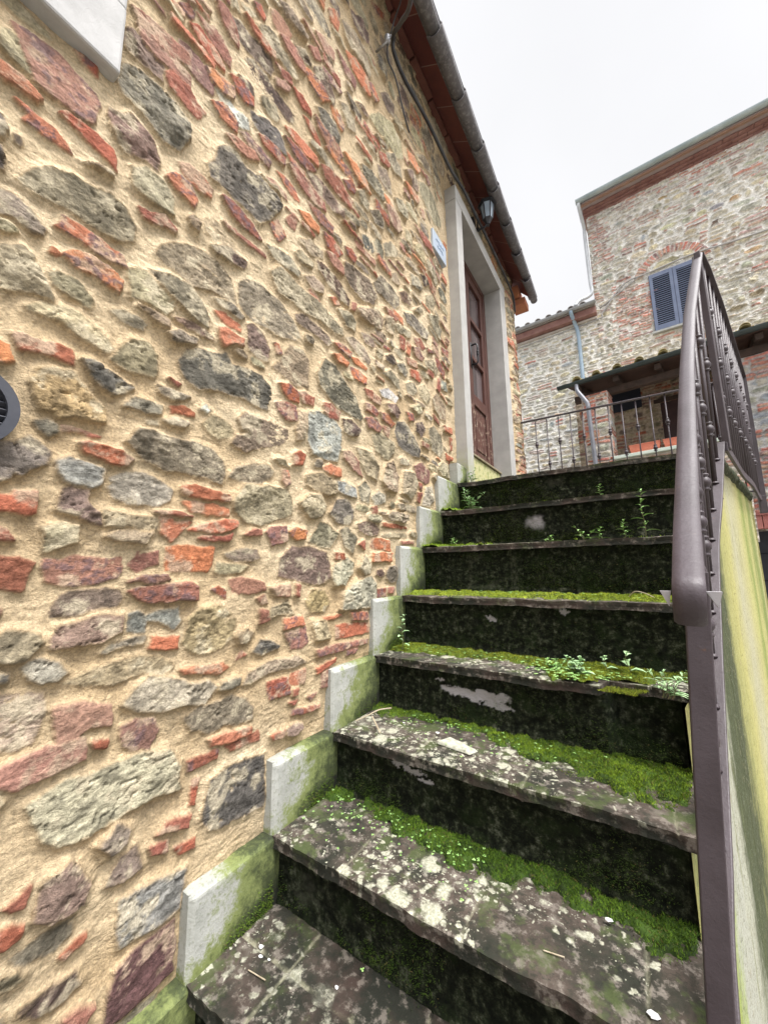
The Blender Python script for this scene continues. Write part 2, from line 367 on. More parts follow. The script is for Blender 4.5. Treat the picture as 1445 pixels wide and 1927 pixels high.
# ------------------------------------------------------------ near stone house
STONES='''P -408,1946 -390,1958 -366,1963 -335,1970 -309,1957 -277,1949 -269,1938 -268,1900 -274,1866 -298,1861 -325,1862 -346,1858 -369,1861 -379,1883 -396,1923
R -417,1840 -406,1842 -390,1843 -376,1842 -354,1832 -361,1821 -387,1815 -403,1810 -414,1811
R -387,1793 -370,1794 -350,1792 -327,1791 -314,1783 -299,1767 -316,1767 -347,1764 -373,1762 -367,1779
R -326,1837 -315,1850 -288,1852 -264,1850 -233,1848 -219,1803 -238,1812 -271,1818 -304,1827
G -240,2027 -228,2092 -198,2113 -155,2121 -112,2125 -75,2098 -69,2058 -96,1993 -135,1979 -169,2004 -196,2010 -224,2009
M -249,1942 -230,1946 -205,1976 -178,1969 -156,1952 -135,1912 -142,1886 -169,1884 -208,1869 -230,1877 -243,1902
G -370,1635 -359,1663 -331,1695 -295,1719 -258,1723 -226,1737 -197,1726 -172,1699 -175,1661 -210,1635 -250,1632 -287,1635 -321,1631 -351,1630
R -309,1584 -302,1613 -276,1616 -239,1615 -211,1608 -191,1604 -182,1583 -211,1576 -250,1577 -283,1585
G -393,1595 -377,1599 -358,1593 -342,1582 -323,1569 -327,1551 -339,1545 -356,1547 -374,1553 -388,1547
G -191,1838 -165,1866 -125,1872 -97,1848 -93,1801 -122,1790 -156,1793 -183,1803
R -171,1755 -145,1762 -112,1781 -84,1766 -87,1756 -119,1748 -158,1736
P -228,2271 -190,2292 -139,2305 -84,2321 -82,2287 -131,2246 -171,2241 -211,2244
P -214,2236 -187,2247 -148,2252 -79,2254 -77,2221 -128,2207 -167,2196 -199,2204
M -233,2187 -211,2207 -184,2209 -161,2204 -146,2192 -145,2151 -179,2146 -212,2141 -232,2141
R -140,2186 -125,2215 -77,2217 -55,2196 -31,2194 -52,2147 -89,2149 -128,2156
T -424,1910 -409,1923 -397,1918 -383,1890 -375,1871 -392,1865 -409,1867 -420,1872
R -316,2007 -302,2016 -288,2021 -277,2025 -276,1994 -288,1995 -303,1997
K -384,1720 -377,1725 -372,1712 -375,1704 -381,1708
G -278,1763 -258,1777 -230,1784 -232,1776 -252,1773 -269,1769
D -416,1728 -407,1737 -400,1727 -395,1709 -399,1696 -413,1695
D -410,1664 -400,1672 -395,1660 -391,1633 -406,1629
R -116,1889 -95,1922 -58,1926 -36,1897 -42,1867 -71,1873 -99,1878
R -91,1959 -62,1980 -22,1974 1,1966 -3,1932 -46,1930 -82,1935
D -15,2033 7,2065 16,2125 45,2161 77,2162 106,2145 166,2161 210,2153 251,2144 235,2103 208,2054 163,1999 123,2002 76,2001 35,2009 -2,2003
R 33,1973 58,1985 100,1977 139,1969 175,1943 161,1931 112,1932 65,1938
R 204,2030 236,2071 272,2042 244,1996 221,2015
P 270,2108 299,2155 325,2145 313,2098 288,2093
G -59,1823 -45,1839 -26,1828 -32,1802 -51,1807
T -16,1853 13,1883 47,1873 87,1858 107,1833 76,1822 30,1816 -3,1830
W -9,2305 10,2314 36,2314 69,2314 102,2324 113,2302 90,2275 57,2266 21,2271
R -18,2248 12,2279 43,2278 67,2263 68,2230 41,2223 6,2229
D 115,2375 146,2391 188,2421 235,2430 260,2403 267,2366 226,2349 175,2341 132,2339
O -42,2341 -18,2359 15,2370 42,2376 53,2349 45,2325 14,2311 -20,2314
R 38,2417 67,2439 97,2441 125,2430 124,2402 95,2376 61,2379
K 67,2448 100,2476 121,2472 127,2443 107,2433 82,2437
P 32,2189 65,2212 103,2215 132,2222 148,2208 114,2182 71,2171
P 81,2255 110,2277 140,2271 172,2270 197,2265 196,2234 158,2238 112,2234
R 149,2321 175,2341 214,2347 256,2343 257,2311 216,2300 171,2300
M 35,2645 61,2666 96,2665 139,2671 184,2678 200,2647 186,2612 136,2601 90,2590 55,2593
K 87,2548 116,2588 148,2594 193,2582 248,2582 299,2581 300,2541 262,2525 207,2526 151,2516 113,2521
G 153,2480 190,2522 219,2519 238,2491 222,2460 187,2447 159,2456
G 135,2751 168,2799 209,2807 222,2784 267,2780 308,2755 295,2732 243,2723 183,2694 148,2707
R 76,2711 100,2708 143,2710 194,2710 193,2684 156,2672 111,2681
P -24,2603 1,2622 34,2615 55,2588 59,2547 33,2546 0,2559
R -92,2424 -65,2446 -36,2441 -5,2430 17,2417 14,2398 -24,2389 -61,2390
P -71,2485 -47,2492 -19,2515 13,2501 37,2479 34,2440 7,2438 -28,2447
P -114,2336 -85,2346 -50,2344 -12,2315 -17,2270 -53,2266 -92,2273 -110,2275
P 176,2883 205,2916 243,2918 273,2906 258,2865 214,2833 189,2849
R 106,2808 132,2837 150,2813 145,2788 123,2789
P 215,2821 251,2862 298,2866 340,2849 341,2812 300,2794 247,2795
K 284,2884 331,2914 375,2910 372,2889 325,2867
K 383,2900 429,2968 478,2965 513,2913 509,2873 463,2851 422,2866
O 337,2850 376,2871 430,2876 479,2858 431,2798 370,2812
P 394,3104 450,3144 510,3151 502,3096 443,3064
R 469,3338 517,3391 540,3365 527,3293 483,3286
P 359,2973 404,3029 428,2995 397,2959
R 196,2676 225,2688 269,2704 277,2672 239,2653
P 204,2618 239,2647 271,2653 247,2616 211,2598
R 283,2680 330,2697 380,2684 381,2666 331,2650
R 260,2488 295,2511 355,2520 429,2520 429,2486 364,2469 296,2471
R 259,2435 296,2449 350,2460 415,2450 365,2405 311,2407
R 273,2383 311,2390 359,2387 359,2358 312,2351
D 417,2754 464,2791 522,2794 549,2749 541,2706 490,2689 441,2705
P 403,2692 449,2689 523,2707 576,2683 550,2648 474,2632 418,2653
O 488,2854 531,2872 585,2845 567,2804 514,2818
G 548,2942 603,2982 652,2952 662,2905 604,2867
R 346,2630 389,2644 434,2621 451,2594 404,2593
P 274,2340 319,2363 387,2363 470,2351 478,2322 410,2296 327,2309
R 234,2266 276,2281 321,2275 342,2244 316,2231 265,2243
R 440,2507 491,2535 568,2540 642,2516 632,2473 551,2465 468,2467
M 365,2405 430,2441 501,2442 577,2437 595,2394 518,2370 431,2369
O 333,2202 383,2231 441,2223 438,2194 384,2175
P 375,2281 440,2293 519,2290 519,2247 448,2241
R 464,2219 519,2235 587,2221 553,2175 488,2173
O 466,2617 532,2663 642,2668 733,2658 671,2627 550,2615
O 576,2704 662,2724 744,2712 776,2677 681,2658
K 584,3038 642,3060 704,3044 693,3000 623,2991
K 663,3077 726,3132 759,3117 737,3082
M 633,3593 708,3651 789,3669 782,3599 719,3549 654,3544
G 564,3416 643,3487 741,3514 798,3434 773,3352 674,3340 593,3358
O 583,3268 664,3325 750,3321 783,3250 738,3225 643,3227
P 528,3190 584,3193 663,3192 663,3146 584,3134
G 203,2962 241,2984 294,2989 344,2990 337,2968 282,2945 229,2941
G 67,2746 102,2768 123,2778 93,2727
G 339,2081 392,2125 458,2126 462,2100 401,2064
T 20,2704 48,2717 59,2701 31,2674
P -122,2448 -98,2476 -82,2472 -88,2444 -110,2438
P -125,2498 -103,2505 -80,2495 -102,2480
G -390,1473 -352,1504 -340,1496 -326,1473 -302,1424 -321,1423 -348,1415 -383,1400
G -310,1481 -296,1492 -275,1498 -256,1487 -240,1461 -241,1448 -262,1450 -284,1456 -301,1462
O -293,1530 -279,1549 -249,1561 -224,1557 -204,1552 -191,1542 -194,1513 -213,1516 -236,1523 -259,1519 -279,1522
R -312,1522 -308,1534 -297,1527 -304,1521
G -177,1582 -159,1602 -138,1596 -113,1582 -77,1566 -76,1545 -93,1520 -124,1522 -148,1527 -170,1523
G -136,1608 -110,1620 -75,1634 -39,1632 -11,1609 18,1572 12,1545 -21,1545 -50,1561 -85,1579 -108,1593
T -335,1389 -314,1410 -285,1420 -255,1421 -236,1412 -211,1396 -197,1378 -208,1366 -232,1369 -260,1377 -288,1390 -312,1387
R -348,1331 -332,1335 -307,1329 -282,1340 -261,1339 -257,1310 -271,1312 -295,1313 -318,1305 -337,1300
O -373,1299 -363,1302 -353,1300 -344,1276 -350,1268 -369,1261
H -317,1250 -306,1276 -285,1288 -257,1293 -237,1273 -218,1252 -199,1236 -196,1208 -218,1204 -249,1202 -277,1195 -295,1201 -308,1222
D -246,1324 -224,1331 -197,1323 -172,1316 -150,1304 -167,1287 -186,1274 -211,1284 -229,1300
G -195,1355 -180,1387 -156,1419 -123,1427 -106,1405 -104,1366 -111,1349 -142,1345 -169,1346
G -204,1468 -177,1482 -150,1482 -129,1471 -136,1453 -164,1451 -188,1459
G -152,1508 -117,1512 -86,1507 -88,1488 -112,1487
G -87,1474 -63,1495 -32,1497 -11,1502 -17,1483 -51,1466 -73,1461
G -164,1258 -145,1281 -115,1286 -83,1285 -85,1268 -110,1259 -141,1257
G -101,1334 -71,1333 -20,1333 -34,1320 -66,1311 -88,1319
R -65,1295 -37,1306 -18,1304 -5,1299 -7,1288 -32,1286 -58,1281
R -73,1362 -47,1357 -53,1348
G -302,1176 -287,1183 -271,1175 -268,1166 -279,1154 -295,1160
R -264,1180 -247,1183 -225,1179 -199,1175 -215,1171 -238,1178 -262,1170
G -115,1241 -92,1246 -91,1239 -111,1233
G -77,1254 -50,1270 -21,1266 -30,1253 -65,1248
R -234,1151 -219,1158 -191,1155 -156,1152 -136,1142 -144,1126 -169,1126 -198,1130 -223,1135
B -265,1109 -249,1118 -224,1116 -189,1107 -191,1079 -206,1065 -224,1070 -249,1073 -261,1089
D -360,1121 -345,1122 -326,1130 -308,1146 -290,1133 -276,1124 -283,1102 -299,1088 -313,1073 -327,1072 -334,1057 -348,1049
G -148,1181 -132,1217 -102,1220 -65,1212 -12,1220 43,1218 83,1188 93,1161 82,1129 33,1138 -22,1140 -66,1137 -105,1147 -131,1165
L -174,1093 -148,1110 -105,1116 -67,1105 -41,1090 -46,1064 -74,1046 -127,1046 -163,1055 -174,1073
G -121,1666 -111,1703 -74,1734 -36,1756 1,1761 49,1756 76,1733 97,1670 63,1665 15,1661 -36,1638 -68,1654 -101,1652
K 11,1793 54,1828 89,1829 126,1826 114,1795 69,1784 27,1782
G 103,1738 124,1775 172,1791 214,1782 258,1777 311,1746 350,1698 319,1672 262,1655 208,1658 163,1649 129,1664 106,1680
D 31,1644 55,1655 93,1655 121,1642 108,1626 73,1630 44,1632
R 35,1610 61,1622 95,1618 118,1606 114,1591 88,1589 58,1596
R 46,1565 68,1577 98,1569 125,1567 123,1546 91,1541 67,1520 52,1528
M 136,1625 159,1638 199,1621 216,1589 213,1543 178,1539 149,1550 142,1585
R 236,1618 252,1622 272,1595 248,1587
G 236,1536 265,1573 308,1647 357,1657 390,1634 391,1589 386,1527 330,1513 278,1523
D -53,1421 -35,1456 -1,1477 41,1483 76,1505 94,1477 147,1490 195,1486 231,1463 228,1426 219,1384 170,1387 107,1391 54,1385 3,1367 -33,1381
G 216,1860 253,1902 307,1895 377,1886 447,1893 515,1873 580,1859 580,1830 531,1815 448,1822 366,1800 309,1810 251,1802
M 323,1768 353,1792 413,1791 485,1784 508,1763 486,1735 428,1747 361,1745 330,1747
G 369,1955 416,1983 460,1969 453,1936 397,1926
D 196,1942 229,1958 292,1977 343,1952 337,1927 294,1921 230,1919
G 316,2011 353,2046 408,2038 402,2006 348,1993
K 429,2065 489,2081 570,2062 632,2030 623,1999 562,1991 482,2013 437,2032
P 480,2145 536,2171 587,2148 587,2111 521,2105
M 596,2186 669,2208 786,2225 845,2189 811,2118 717,2091 641,2098 596,2129
R 596,2261 641,2278 674,2258 660,2224 614,2231
G 550,1936 605,1958 668,1940 659,1898 605,1892
R 502,1957 538,1975 563,1961 530,1940
P 650,2029 678,2040 668,1997 641,1992
G 683,2024 783,2081 877,2076 864,2020 766,1991 697,1989
R 520,1769 564,1787 623,1777 614,1749 564,1752
O 513,1715 548,1733 610,1723 597,1703 540,1696
O 627,1761 677,1780 744,1769 734,1751 658,1747
O 623,1721 686,1733 738,1717 733,1684 649,1677
G 601,1836 650,1868 735,1864 774,1821 764,1791 686,1802
D 431,1602 472,1674 532,1675 589,1634 658,1594 703,1529 694,1503 623,1507 542,1511 481,1541 445,1562
R 260,1488 290,1496 337,1488 341,1451 303,1446 269,1465
R 343,1495 380,1505 419,1501 413,1471 368,1466
P 249,1421 292,1437 332,1434 340,1385 294,1379 260,1399
R 468,1496 504,1507 554,1494 550,1460 497,1453 464,1467
B 394,1437 440,1459 519,1450 566,1428 566,1359 543,1302 471,1289 410,1293 390,1335 389,1392
T 345,1420 375,1426 383,1381 372,1335 342,1321 335,1356
K 573,1471 631,1488 675,1462 666,1431 606,1419 578,1437
G 124,1322 140,1347 186,1351 241,1348 306,1347 312,1327 275,1285 204,1262 150,1235 106,1246 117,1273 165,1291 134,1297
T 23,1277 47,1307 83,1304 108,1285 105,1265 66,1250 35,1262
W 13,1317 23,1333 35,1321 28,1308
G 107,1153 126,1183 174,1205 236,1212 257,1195 238,1166 181,1148 132,1146
R 331,1269 349,1287 376,1275 362,1240 327,1236
G 256,1237 287,1240 310,1224 277,1225
R 286,1206 305,1210 317,1177 301,1159 287,1176
G 387,1209 458,1233 537,1219 544,1180 501,1158 439,1172 394,1183
R 458,1252 506,1278 559,1269 559,1241 500,1241
P 578,1347 631,1361 674,1327 701,1266 640,1287 582,1321
T 666,1381 773,1386 817,1325 806,1276 729,1283 683,1329
B 548,1221 599,1225 657,1209 661,1178 607,1175 552,1186
R -346,1030 -320,1030 -319,1039 -291,1045 -286,1008 -300,1004 -314,1007 -343,998
M -252,1055 -238,1063 -212,1059 -210,1038 -198,1026 -186,1014 -185,995 -209,1001 -231,1007 -254,1017
T -180,1023 -155,1021 -119,1016 -75,1015 -76,993 -107,991 -153,996 -177,996
G -173,969 -152,983 -122,984 -87,981 -94,960 -126,961 -156,962
T -274,980 -252,989 -221,984 -223,956 -246,945 -266,937 -267,961
R -340,977 -331,975 -324,973 -310,954 -338,954
R -67,1022 -43,1021 -33,1013 1,1019 9,1017 -12,992 -39,965 -61,983
R -335,924 -301,924 -280,913 -287,887 -292,865 -310,868 -330,869
P -266,920 -239,918 -220,928 -190,926 -157,921 -138,927 -131,899 -137,888 -168,879 -203,872 -235,874 -259,882
P -122,910 -108,939 -92,936 -67,943 -62,916 -87,907 -105,896
M -246,817 -234,857 -202,862 -167,865 -135,861 -130,845 -140,829 -185,823 -214,816
M -239,762 -234,794 -201,805 -166,808 -128,807 -125,774 -153,763 -191,759
P -119,877 -88,887 -43,889 -36,877 -70,872
P -120,858 -97,862 -53,866 10,869 29,856 31,827 -32,829 -81,827 -103,840
B -114,808 -98,812 -79,798 -46,809 -7,809 -2,781 -16,765 -44,786 -78,790 -79,765 -100,765 -113,773
R -68,733 -62,751 -1,745 -4,719 -31,721
G -160,739 -134,749 -99,754 -78,754 -83,744 -118,742 -151,735
G -211,694 -188,703 -156,708 -126,712 -86,717 -44,706 -13,680 -33,670 -78,680 -127,671 -173,677
G -321,779 -303,797 -280,796 -253,774 -266,761 -278,745 -299,749 -318,751
L -276,734 -257,743 -230,733 -215,711 -226,702 -250,704 -265,714
D -316,734 -293,727 -297,717 -314,718
L -109,628 -93,647 -63,666 -32,661 11,642 26,627 78,626 97,603 67,580 14,590 -30,591 -85,608
G -312,697 -278,691 -246,683 -241,646 -253,607 -270,603 -304,610
P -230,652 -200,654 -170,645 -133,632 -130,592 -166,602 -194,590 -218,594 -224,623
P -110,580 -84,587 -49,581 -36,550 -53,524 -87,532 -106,554
R -21,1101 12,1111 55,1105 108,1102 107,1084 56,1080 10,1080 -17,1083
R -17,1063 11,1070 61,1067 110,1063 109,1044 62,1043 5,1046
R 5,997 35,1013 94,1032 134,1029 135,1014 95,1000 54,994 26,995
R 30,979 58,987 92,986 123,995 112,975 70,974
O -45,950 -21,958 21,959 71,956 70,917 56,897 12,897 -45,901
G 119,1086 155,1137 219,1144 312,1152 331,1103 332,1073 273,1050 224,1030 173,1033 124,1061
T 362,1112 395,1144 459,1154 487,1120 461,1079 403,1068
D 509,1098 552,1153 607,1161 648,1130 648,1094 615,1065 560,1065
P 161,998 187,1015 210,1013 216,998 179,995
P 234,1011 248,1024 305,1029 312,988 256,969
O 317,1017 350,1032 392,1023 386,996 351,990 323,1001
G 411,989 461,1060 502,1055 561,1026 517,975 462,978
M 293,934 335,968 411,971 496,956 518,910 518,864 464,847 366,860 289,878
G 572,1041 615,1055 673,1018 647,960 599,983
L 525,873 539,910 607,939 647,920 639,880 592,842 540,840
G 681,899 716,946 761,920 761,883 715,873
R 681,992 726,1010 716,973
G 106,941 155,957 208,955 218,933 187,925 139,924
T 82,897 85,917 116,914 174,910 149,892 98,890
P 126,872 159,878 231,861 241,838 186,833 136,840
P 260,848 327,849 328,817 281,820
P 210,817 237,823 248,800 229,797
R 358,852 375,847 368,810 356,819
H 403,795 433,827 491,824 512,782 486,753 422,760
L 570,754 577,805 631,836 765,867 798,834 796,749 672,747
H 10,728 16,779 41,804 72,811 114,801 148,763 146,726 108,699 62,692 21,708
R 75,850 99,856 116,838 113,823
P 220,784 248,781 254,754 222,749
G 263,787 323,805 349,763 304,768 264,760
R 312,751 386,749 396,721 316,718
P 321,703 405,712 415,665 389,649 344,653
T 435,725 500,717 514,662 449,666
R 631,734 736,726 740,697 639,707
R 552,699 745,689 749,651 647,651 552,654
P 452,634 549,634 647,630 739,625 730,609 600,612 456,612
P 604,607 679,603 663,587 608,588
D 209,674 228,696 266,693 294,674 277,662 239,661
R 155,660 168,681 188,669
R 7,669 63,666 118,661 132,645 112,637 57,649 14,659
G 181,591 196,618 268,634 372,628 407,606 346,599 260,603 206,591
R 259,575 336,575 343,524 273,529 262,546
R 352,582 408,585 409,538 347,551
R 353,532 378,532 370,517 354,517
R 341,502 376,500 360,489
R 453,576 549,592 549,581 495,567 457,558
P 476,554 515,562 516,503 480,508
P 422,495 461,494 434,479
R 355,472 399,470 471,459 471,449 400,454 355,460
G 22,558 52,573 104,570 142,575 187,556 214,525 211,499 165,500 126,507 87,505 39,527
R 85,490 209,478 213,464 161,461 91,470
R 132,462 237,454 241,432 151,439
R 275,430 327,431 327,414 286,418
R 37,460 114,455 112,438 39,439
L -247,503 -195,520 -148,513 -78,518 -17,506 14,461 12,430 18,411 -40,422 -92,414 -146,410 -199,413 -221,437 -237,473
D 78,316 99,392 164,405 253,390 265,260 188,269 105,279 84,301
R 50,413 67,410 61,358 46,361
R -26,339 -2,353 47,342 42,322 4,331
R -37,322 1,313 -2,295 -33,304
R 19,291 65,282 67,263 30,270
B -87,253 -19,246 46,229 37,161 -25,163 -80,172 -87,220
V -84,135 -57,145 25,147 31,50 -20,45 -70,44 -97,54
P -305,576 -256,590 -216,591 -176,584 -172,547 -203,543 -251,541 -271,539 -303,555
R -163,572 -136,569 -138,556 -158,560
G -133,376 -109,401 -82,376 -88,362 -115,352
M -111,310 -93,333 -65,338 -54,292 -79,290 -111,299
M -220,317 -214,366 -179,376 -166,362 -147,322 -151,296 -200,297
R -266,360 -246,364 -232,369 -237,346 -255,349
R -279,325 -253,328 -235,319 -236,302 -257,298 -278,308
G -245,276 -208,280 -164,276 -165,252 -189,240 -226,253
G -273,263 -240,253 -229,233 -248,235 -272,254
R -177,225 -143,240 -145,226 -170,217
K -229,184 -192,187 -153,183 -142,159 -176,154 -202,157
P -165,125 -145,126 -117,105 -131,93 -155,104
G 817,2240 876,2324 974,2333 1052,2317 1057,2274 1009,2221 921,2224 839,2213
G 976,2403 1030,2450 1070,2415 1055,2389 988,2373
K 1060,2354 1126,2398 1193,2393 1167,2340 1080,2320
G 1178,2549 1275,2584 1315,2550 1287,2506 1190,2482
K 1294,2624 1383,2660 1408,2632 1342,2578
R 1271,2664 1384,2689 1558,2716 1555,2676 1418,2648
G 1374,2538 1471,2611 1549,2605 1482,2507 1370,2473
D 1098,2253 1196,2305 1325,2307 1394,2303 1354,2229 1254,2225 1132,2219
G 1213,2340 1298,2419 1322,2399 1261,2345
G 1393,2425 1519,2484 1639,2460 1611,2377 1472,2374
M 710,1920 770,1947 822,1916 800,1892 739,1892
G 822,1910 877,1912 865,1872 821,1863
P 907,2172 956,2181 1033,2176 1006,2149 943,2144
G 980,2129 1073,2162 1174,2180 1157,2139 1044,2107
R 1043,2092 1091,2096 1088,2026 1047,2020
R 1112,2092 1155,2091 1137,2021 1102,2018
R 1212,2177 1285,2201 1341,2172 1306,2141 1218,2140
P 1177,2095 1248,2124 1311,2099 1293,2065 1213,2058
R 1350,2177 1439,2188 1365,2151
R 1101,1995 1211,2026 1217,1985 1120,1967
K 900,1903 961,1940 998,1915 959,1883 900,1882
D 1004,1911 1078,1954 1118,1921 1089,1882 1022,1877
R 1141,1946 1240,1976 1278,1954 1252,1919 1146,1911
G 864,1798 946,1849 1020,1833 1018,1776 944,1787
W 840,1703 919,1742 1004,1728 978,1698 861,1686
R 1496,2195 1576,2221 1690,2201 1674,2151 1530,2145
G 1327,2090 1436,2143 1539,2131 1506,2080 1342,2056
G 1094,1844 1174,1885 1217,1858 1170,1808 1098,1794
T 1234,1880 1317,1931 1373,1889 1326,1818 1247,1831
R 1514,2066 1564,2080 1536,1979 1488,1977
B 1574,2084 1692,2117 1708,2059 1569,2019
G 1408,1886 1495,1954 1674,1935 1654,1838 1540,1808 1430,1828
R 722,1661 776,1671 844,1660 833,1627 746,1628
R 717,1593 775,1609 821,1588 805,1561 726,1566
M 888,1657 977,1684 1014,1656 987,1616 904,1617
R 832,1598 904,1604 961,1578 925,1553 858,1570
P 721,1532 795,1554 852,1530 825,1499 744,1495
P 858,1538 919,1545 906,1496 868,1509
R 1080,1683 1150,1697 1155,1662 1105,1646
D 960,1538 987,1599 1051,1621 1158,1576 1228,1516 1210,1475 1097,1468 995,1482
M 1169,1652 1253,1688 1291,1654 1232,1595 1174,1610
G 768,1467 835,1500 958,1485 957,1439 898,1386 802,1405
T 1137,1729 1212,1772 1241,1737 1179,1700
G 1341,1677 1422,1719 1549,1692 1582,1617 1499,1554 1375,1562
R 1409,1788 1519,1784 1517,1758 1425,1761
R 1611,1607 1749,1607 1734,1572 1617,1566
G 852,1284 886,1365 944,1390 989,1323 962,1249 883,1242
T 1017,1251 1040,1360 1147,1376 1172,1318 1113,1240
P 1149,1418 1239,1453 1340,1423 1328,1368 1278,1344 1175,1360
R 1188,1335 1232,1336 1230,1300 1201,1309
R 1170,1276 1214,1283 1196,1224 1168,1234
L 1225,1221 1277,1322 1359,1351 1379,1272 1318,1226
G 1455,1471 1535,1530 1655,1532 1668,1458 1508,1442
G 677,1218 723,1254 760,1227 750,1169 695,1172
L 769,1194 819,1231 882,1217 871,1186 798,1164
R 1587,1781 1738,1811 1744,1768 1594,1748
R 1697,1736 1741,1740 1744,1659 1699,1647
R 1628,2340 1752,2375 1746,2319 1647,2312
R 766,3342 813,3370 861,3330 823,3275 777,3299
T 769,3128 859,3253 1006,3357 1092,3348 1118,3249 1056,3175 946,3159 833,3131
G 918,3070 999,3149 1084,3152 1097,3094 1010,3049
R 848,3004 904,3039 955,3027 941,2996 866,2966
M 841,2916 915,2961 973,2945 984,2874 912,2845 851,2857
M 888,3423 955,3509 1025,3506 1022,3421 952,3390
O 1170,3369 1253,3401 1319,3354 1282,3307 1182,3289
M 1138,3189 1230,3273 1296,3264 1292,3184 1207,3148
G 1315,3292 1450,3385 1641,3473 1752,3443 1717,3315 1577,3216 1418,3195 1329,3219
R 1395,3421 1455,3461 1493,3437 1451,3395
O 1127,3097 1206,3129 1307,3141 1269,3078 1172,3069
P 910,2748 988,2804 1056,2782 1082,2739 1038,2685 958,2681
O 886,2805 950,2825 1002,2817 961,2780
G 1018,2889 1076,2926 1149,2925 1131,2848 1058,2843
G 779,2599 835,2643 907,2637 894,2595 823,2564
G 675,2602 726,2659 768,2618 757,2572 694,2565
G 1290,3460 1405,3573 1524,3594 1565,3581 1399,3475
R 1321,3098 1376,3119 1382,3066 1336,3045
R 1244,2919 1329,2937 1457,2947 1513,2916 1360,2869
T 904,2520 981,2591 1106,2602 927,2465
L 1514,4016 1652,4146 1792,4141 1848,4069 1751,3954 1589,3902
R 580,2572 626,2611 665,2600 655,2570 608,2552
D 724,2423 777,2453 831,2425 808,2393 744,2377
P 439,2990 498,3005 560,3000 542,2970 464,2948
R 809,3921 860,3965 927,4003 913,3953 846,3907'''
st=[]
for l in STONES.strip().split('\n'):
    t=l.split(); st.append((t[0],[tuple(int(a)/1000 for a in p.split(',')) for p in t[1:]]))
occ=Occ(-1.6,-1,3.6,4.4,.008)
for k,P in st: occ.mark(P,.008)
def blocked(P,pad=.0): occ.mark(P,pad)
blocked([(1.80,1.2),(3.18,1.2),(3.18,3.80),(1.80,3.80)],.01)          # door surround
blocked([(-1.3,2.01),(-.24,2.01),(-.24,3.4),(-1.3,3.4)],.0)           # window surround
for k in range(12,0,-1):
    blocked([(YN[k]+.02,ZN[k]-.3),(YN.get(k-1,1.9)+.01,ZN[k]-.3),(YN.get(k-1,1.9)+.01,ZN.get(k-1,1.6)-.01),(YN[k]+.02,ZN.get(k-1,1.6)-.01)])
blocked([(1.50,2.97),(1.74,2.97),(1.74,3.15),(1.50,3.15)])
def proj_px(P):
    d=Vector(P)-Vector(CAM); z=d.dot(f_)
    if z<.05: return (-999,-999)
    return (722.5+FPX*d.dot(r_)/z, 963.5-FPX*d.dot(u_)/z)
def rej(u,v,wd):
    x,y=proj_px((0.01,u,v)); return (0<x<585 and 0<y<1927) and not (wd<.17 and r0.random()<(.85 if y<520 else .35))
r0=np.random.default_rng(11)
fill=course_fill(r0,-1.5,3.44,-.9,4.25,(.055,.12),(.09,.25),.013,occ,{'G':.42,'T':.20,'D':.05,'M':.09,'R':.10,'P':.07,'O':.03,'K':.02,'B':.03},rej)
for k,P in fill: occ.mark(P,.006)
fill+=course_fill(r0,-1.5,3.44,-.9,4.25,(.028,.048),(.05,.15),.009,occ,{'G':.34,'T':.16,'R':.24,'P':.12,'M':.08,'O':.05},lambda a,b,c:rej(a,b,c) or r0.random()<.25)
house=thing('stone_house','near house of rubble stone and red brick beside the stairs, with grey framed brown door','house',(0,0,0))
U=axis_pts([(-1.5,-.9,.02,.01),(-.9,-.45,.008,.0034),(-.45,.5,.0032,.0032),(.5,3.45,.0034,.008)])
V=axis_pts([(-.9,.0,.015,.006),(.0,2.3,.0032,.0032),(2.3,4.24,.0036,.006)])
def bse(X,Y):
    return -.035*sst(1.35,1.75,X)*(1-sst(3.0,3.2,X))*(1-sst(3.75,3.95,Y))+.045*sst(3.08,3.4,X)+.012*fbm(X*1.3,Y*1.3,2,90)
steps_y=np.array([YN[k] for k in range(12,0,-1)]); steps_z=np.array([ZN.get(k-1,1.6) for k in range(12,0,-1)])
def capf(X,Y,H):
    i=np.clip(np.searchsorted(steps_y,X-.012,side='right')-1,0,11); top=steps_z[i]
    return np.where(Y<top-.012,np.minimum(H,-.01),H)
# the wall's vertical edge turns the corner at its far end
def place_near(X,Y,o):
    Xc=np.minimum(X,3.45); ex=np.maximum(X-3.45,0)
    return np.stack([np.where(ex>0,o*0.6+.03-ex,o),Xc+np.where(ex>0,o*.7,0),Y],-1)
U2=np.concatenate([U,3.45+np.arange(1,40)*.008])
fill+=course_fill(r0,3.46,3.8,-.9,4.25,(.06,.12),(.1,.2),.014,None,{'G':.4,'T':.2,'R':.25,'M':.1})
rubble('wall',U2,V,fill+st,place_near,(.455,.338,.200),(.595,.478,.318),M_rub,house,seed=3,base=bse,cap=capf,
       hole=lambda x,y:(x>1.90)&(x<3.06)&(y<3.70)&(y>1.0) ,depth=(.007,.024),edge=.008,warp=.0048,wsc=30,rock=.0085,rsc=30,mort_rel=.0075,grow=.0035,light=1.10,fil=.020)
M_plainstone=simple('plain_stone_backing',(.34,.29,.21),(.45,.38,.27),6,.9)
mb=MB(); mb.box(-4.2,-.30,-1.5,3.44,-.95,4.0); mb.build('inner_wall',M_plainstone,house)

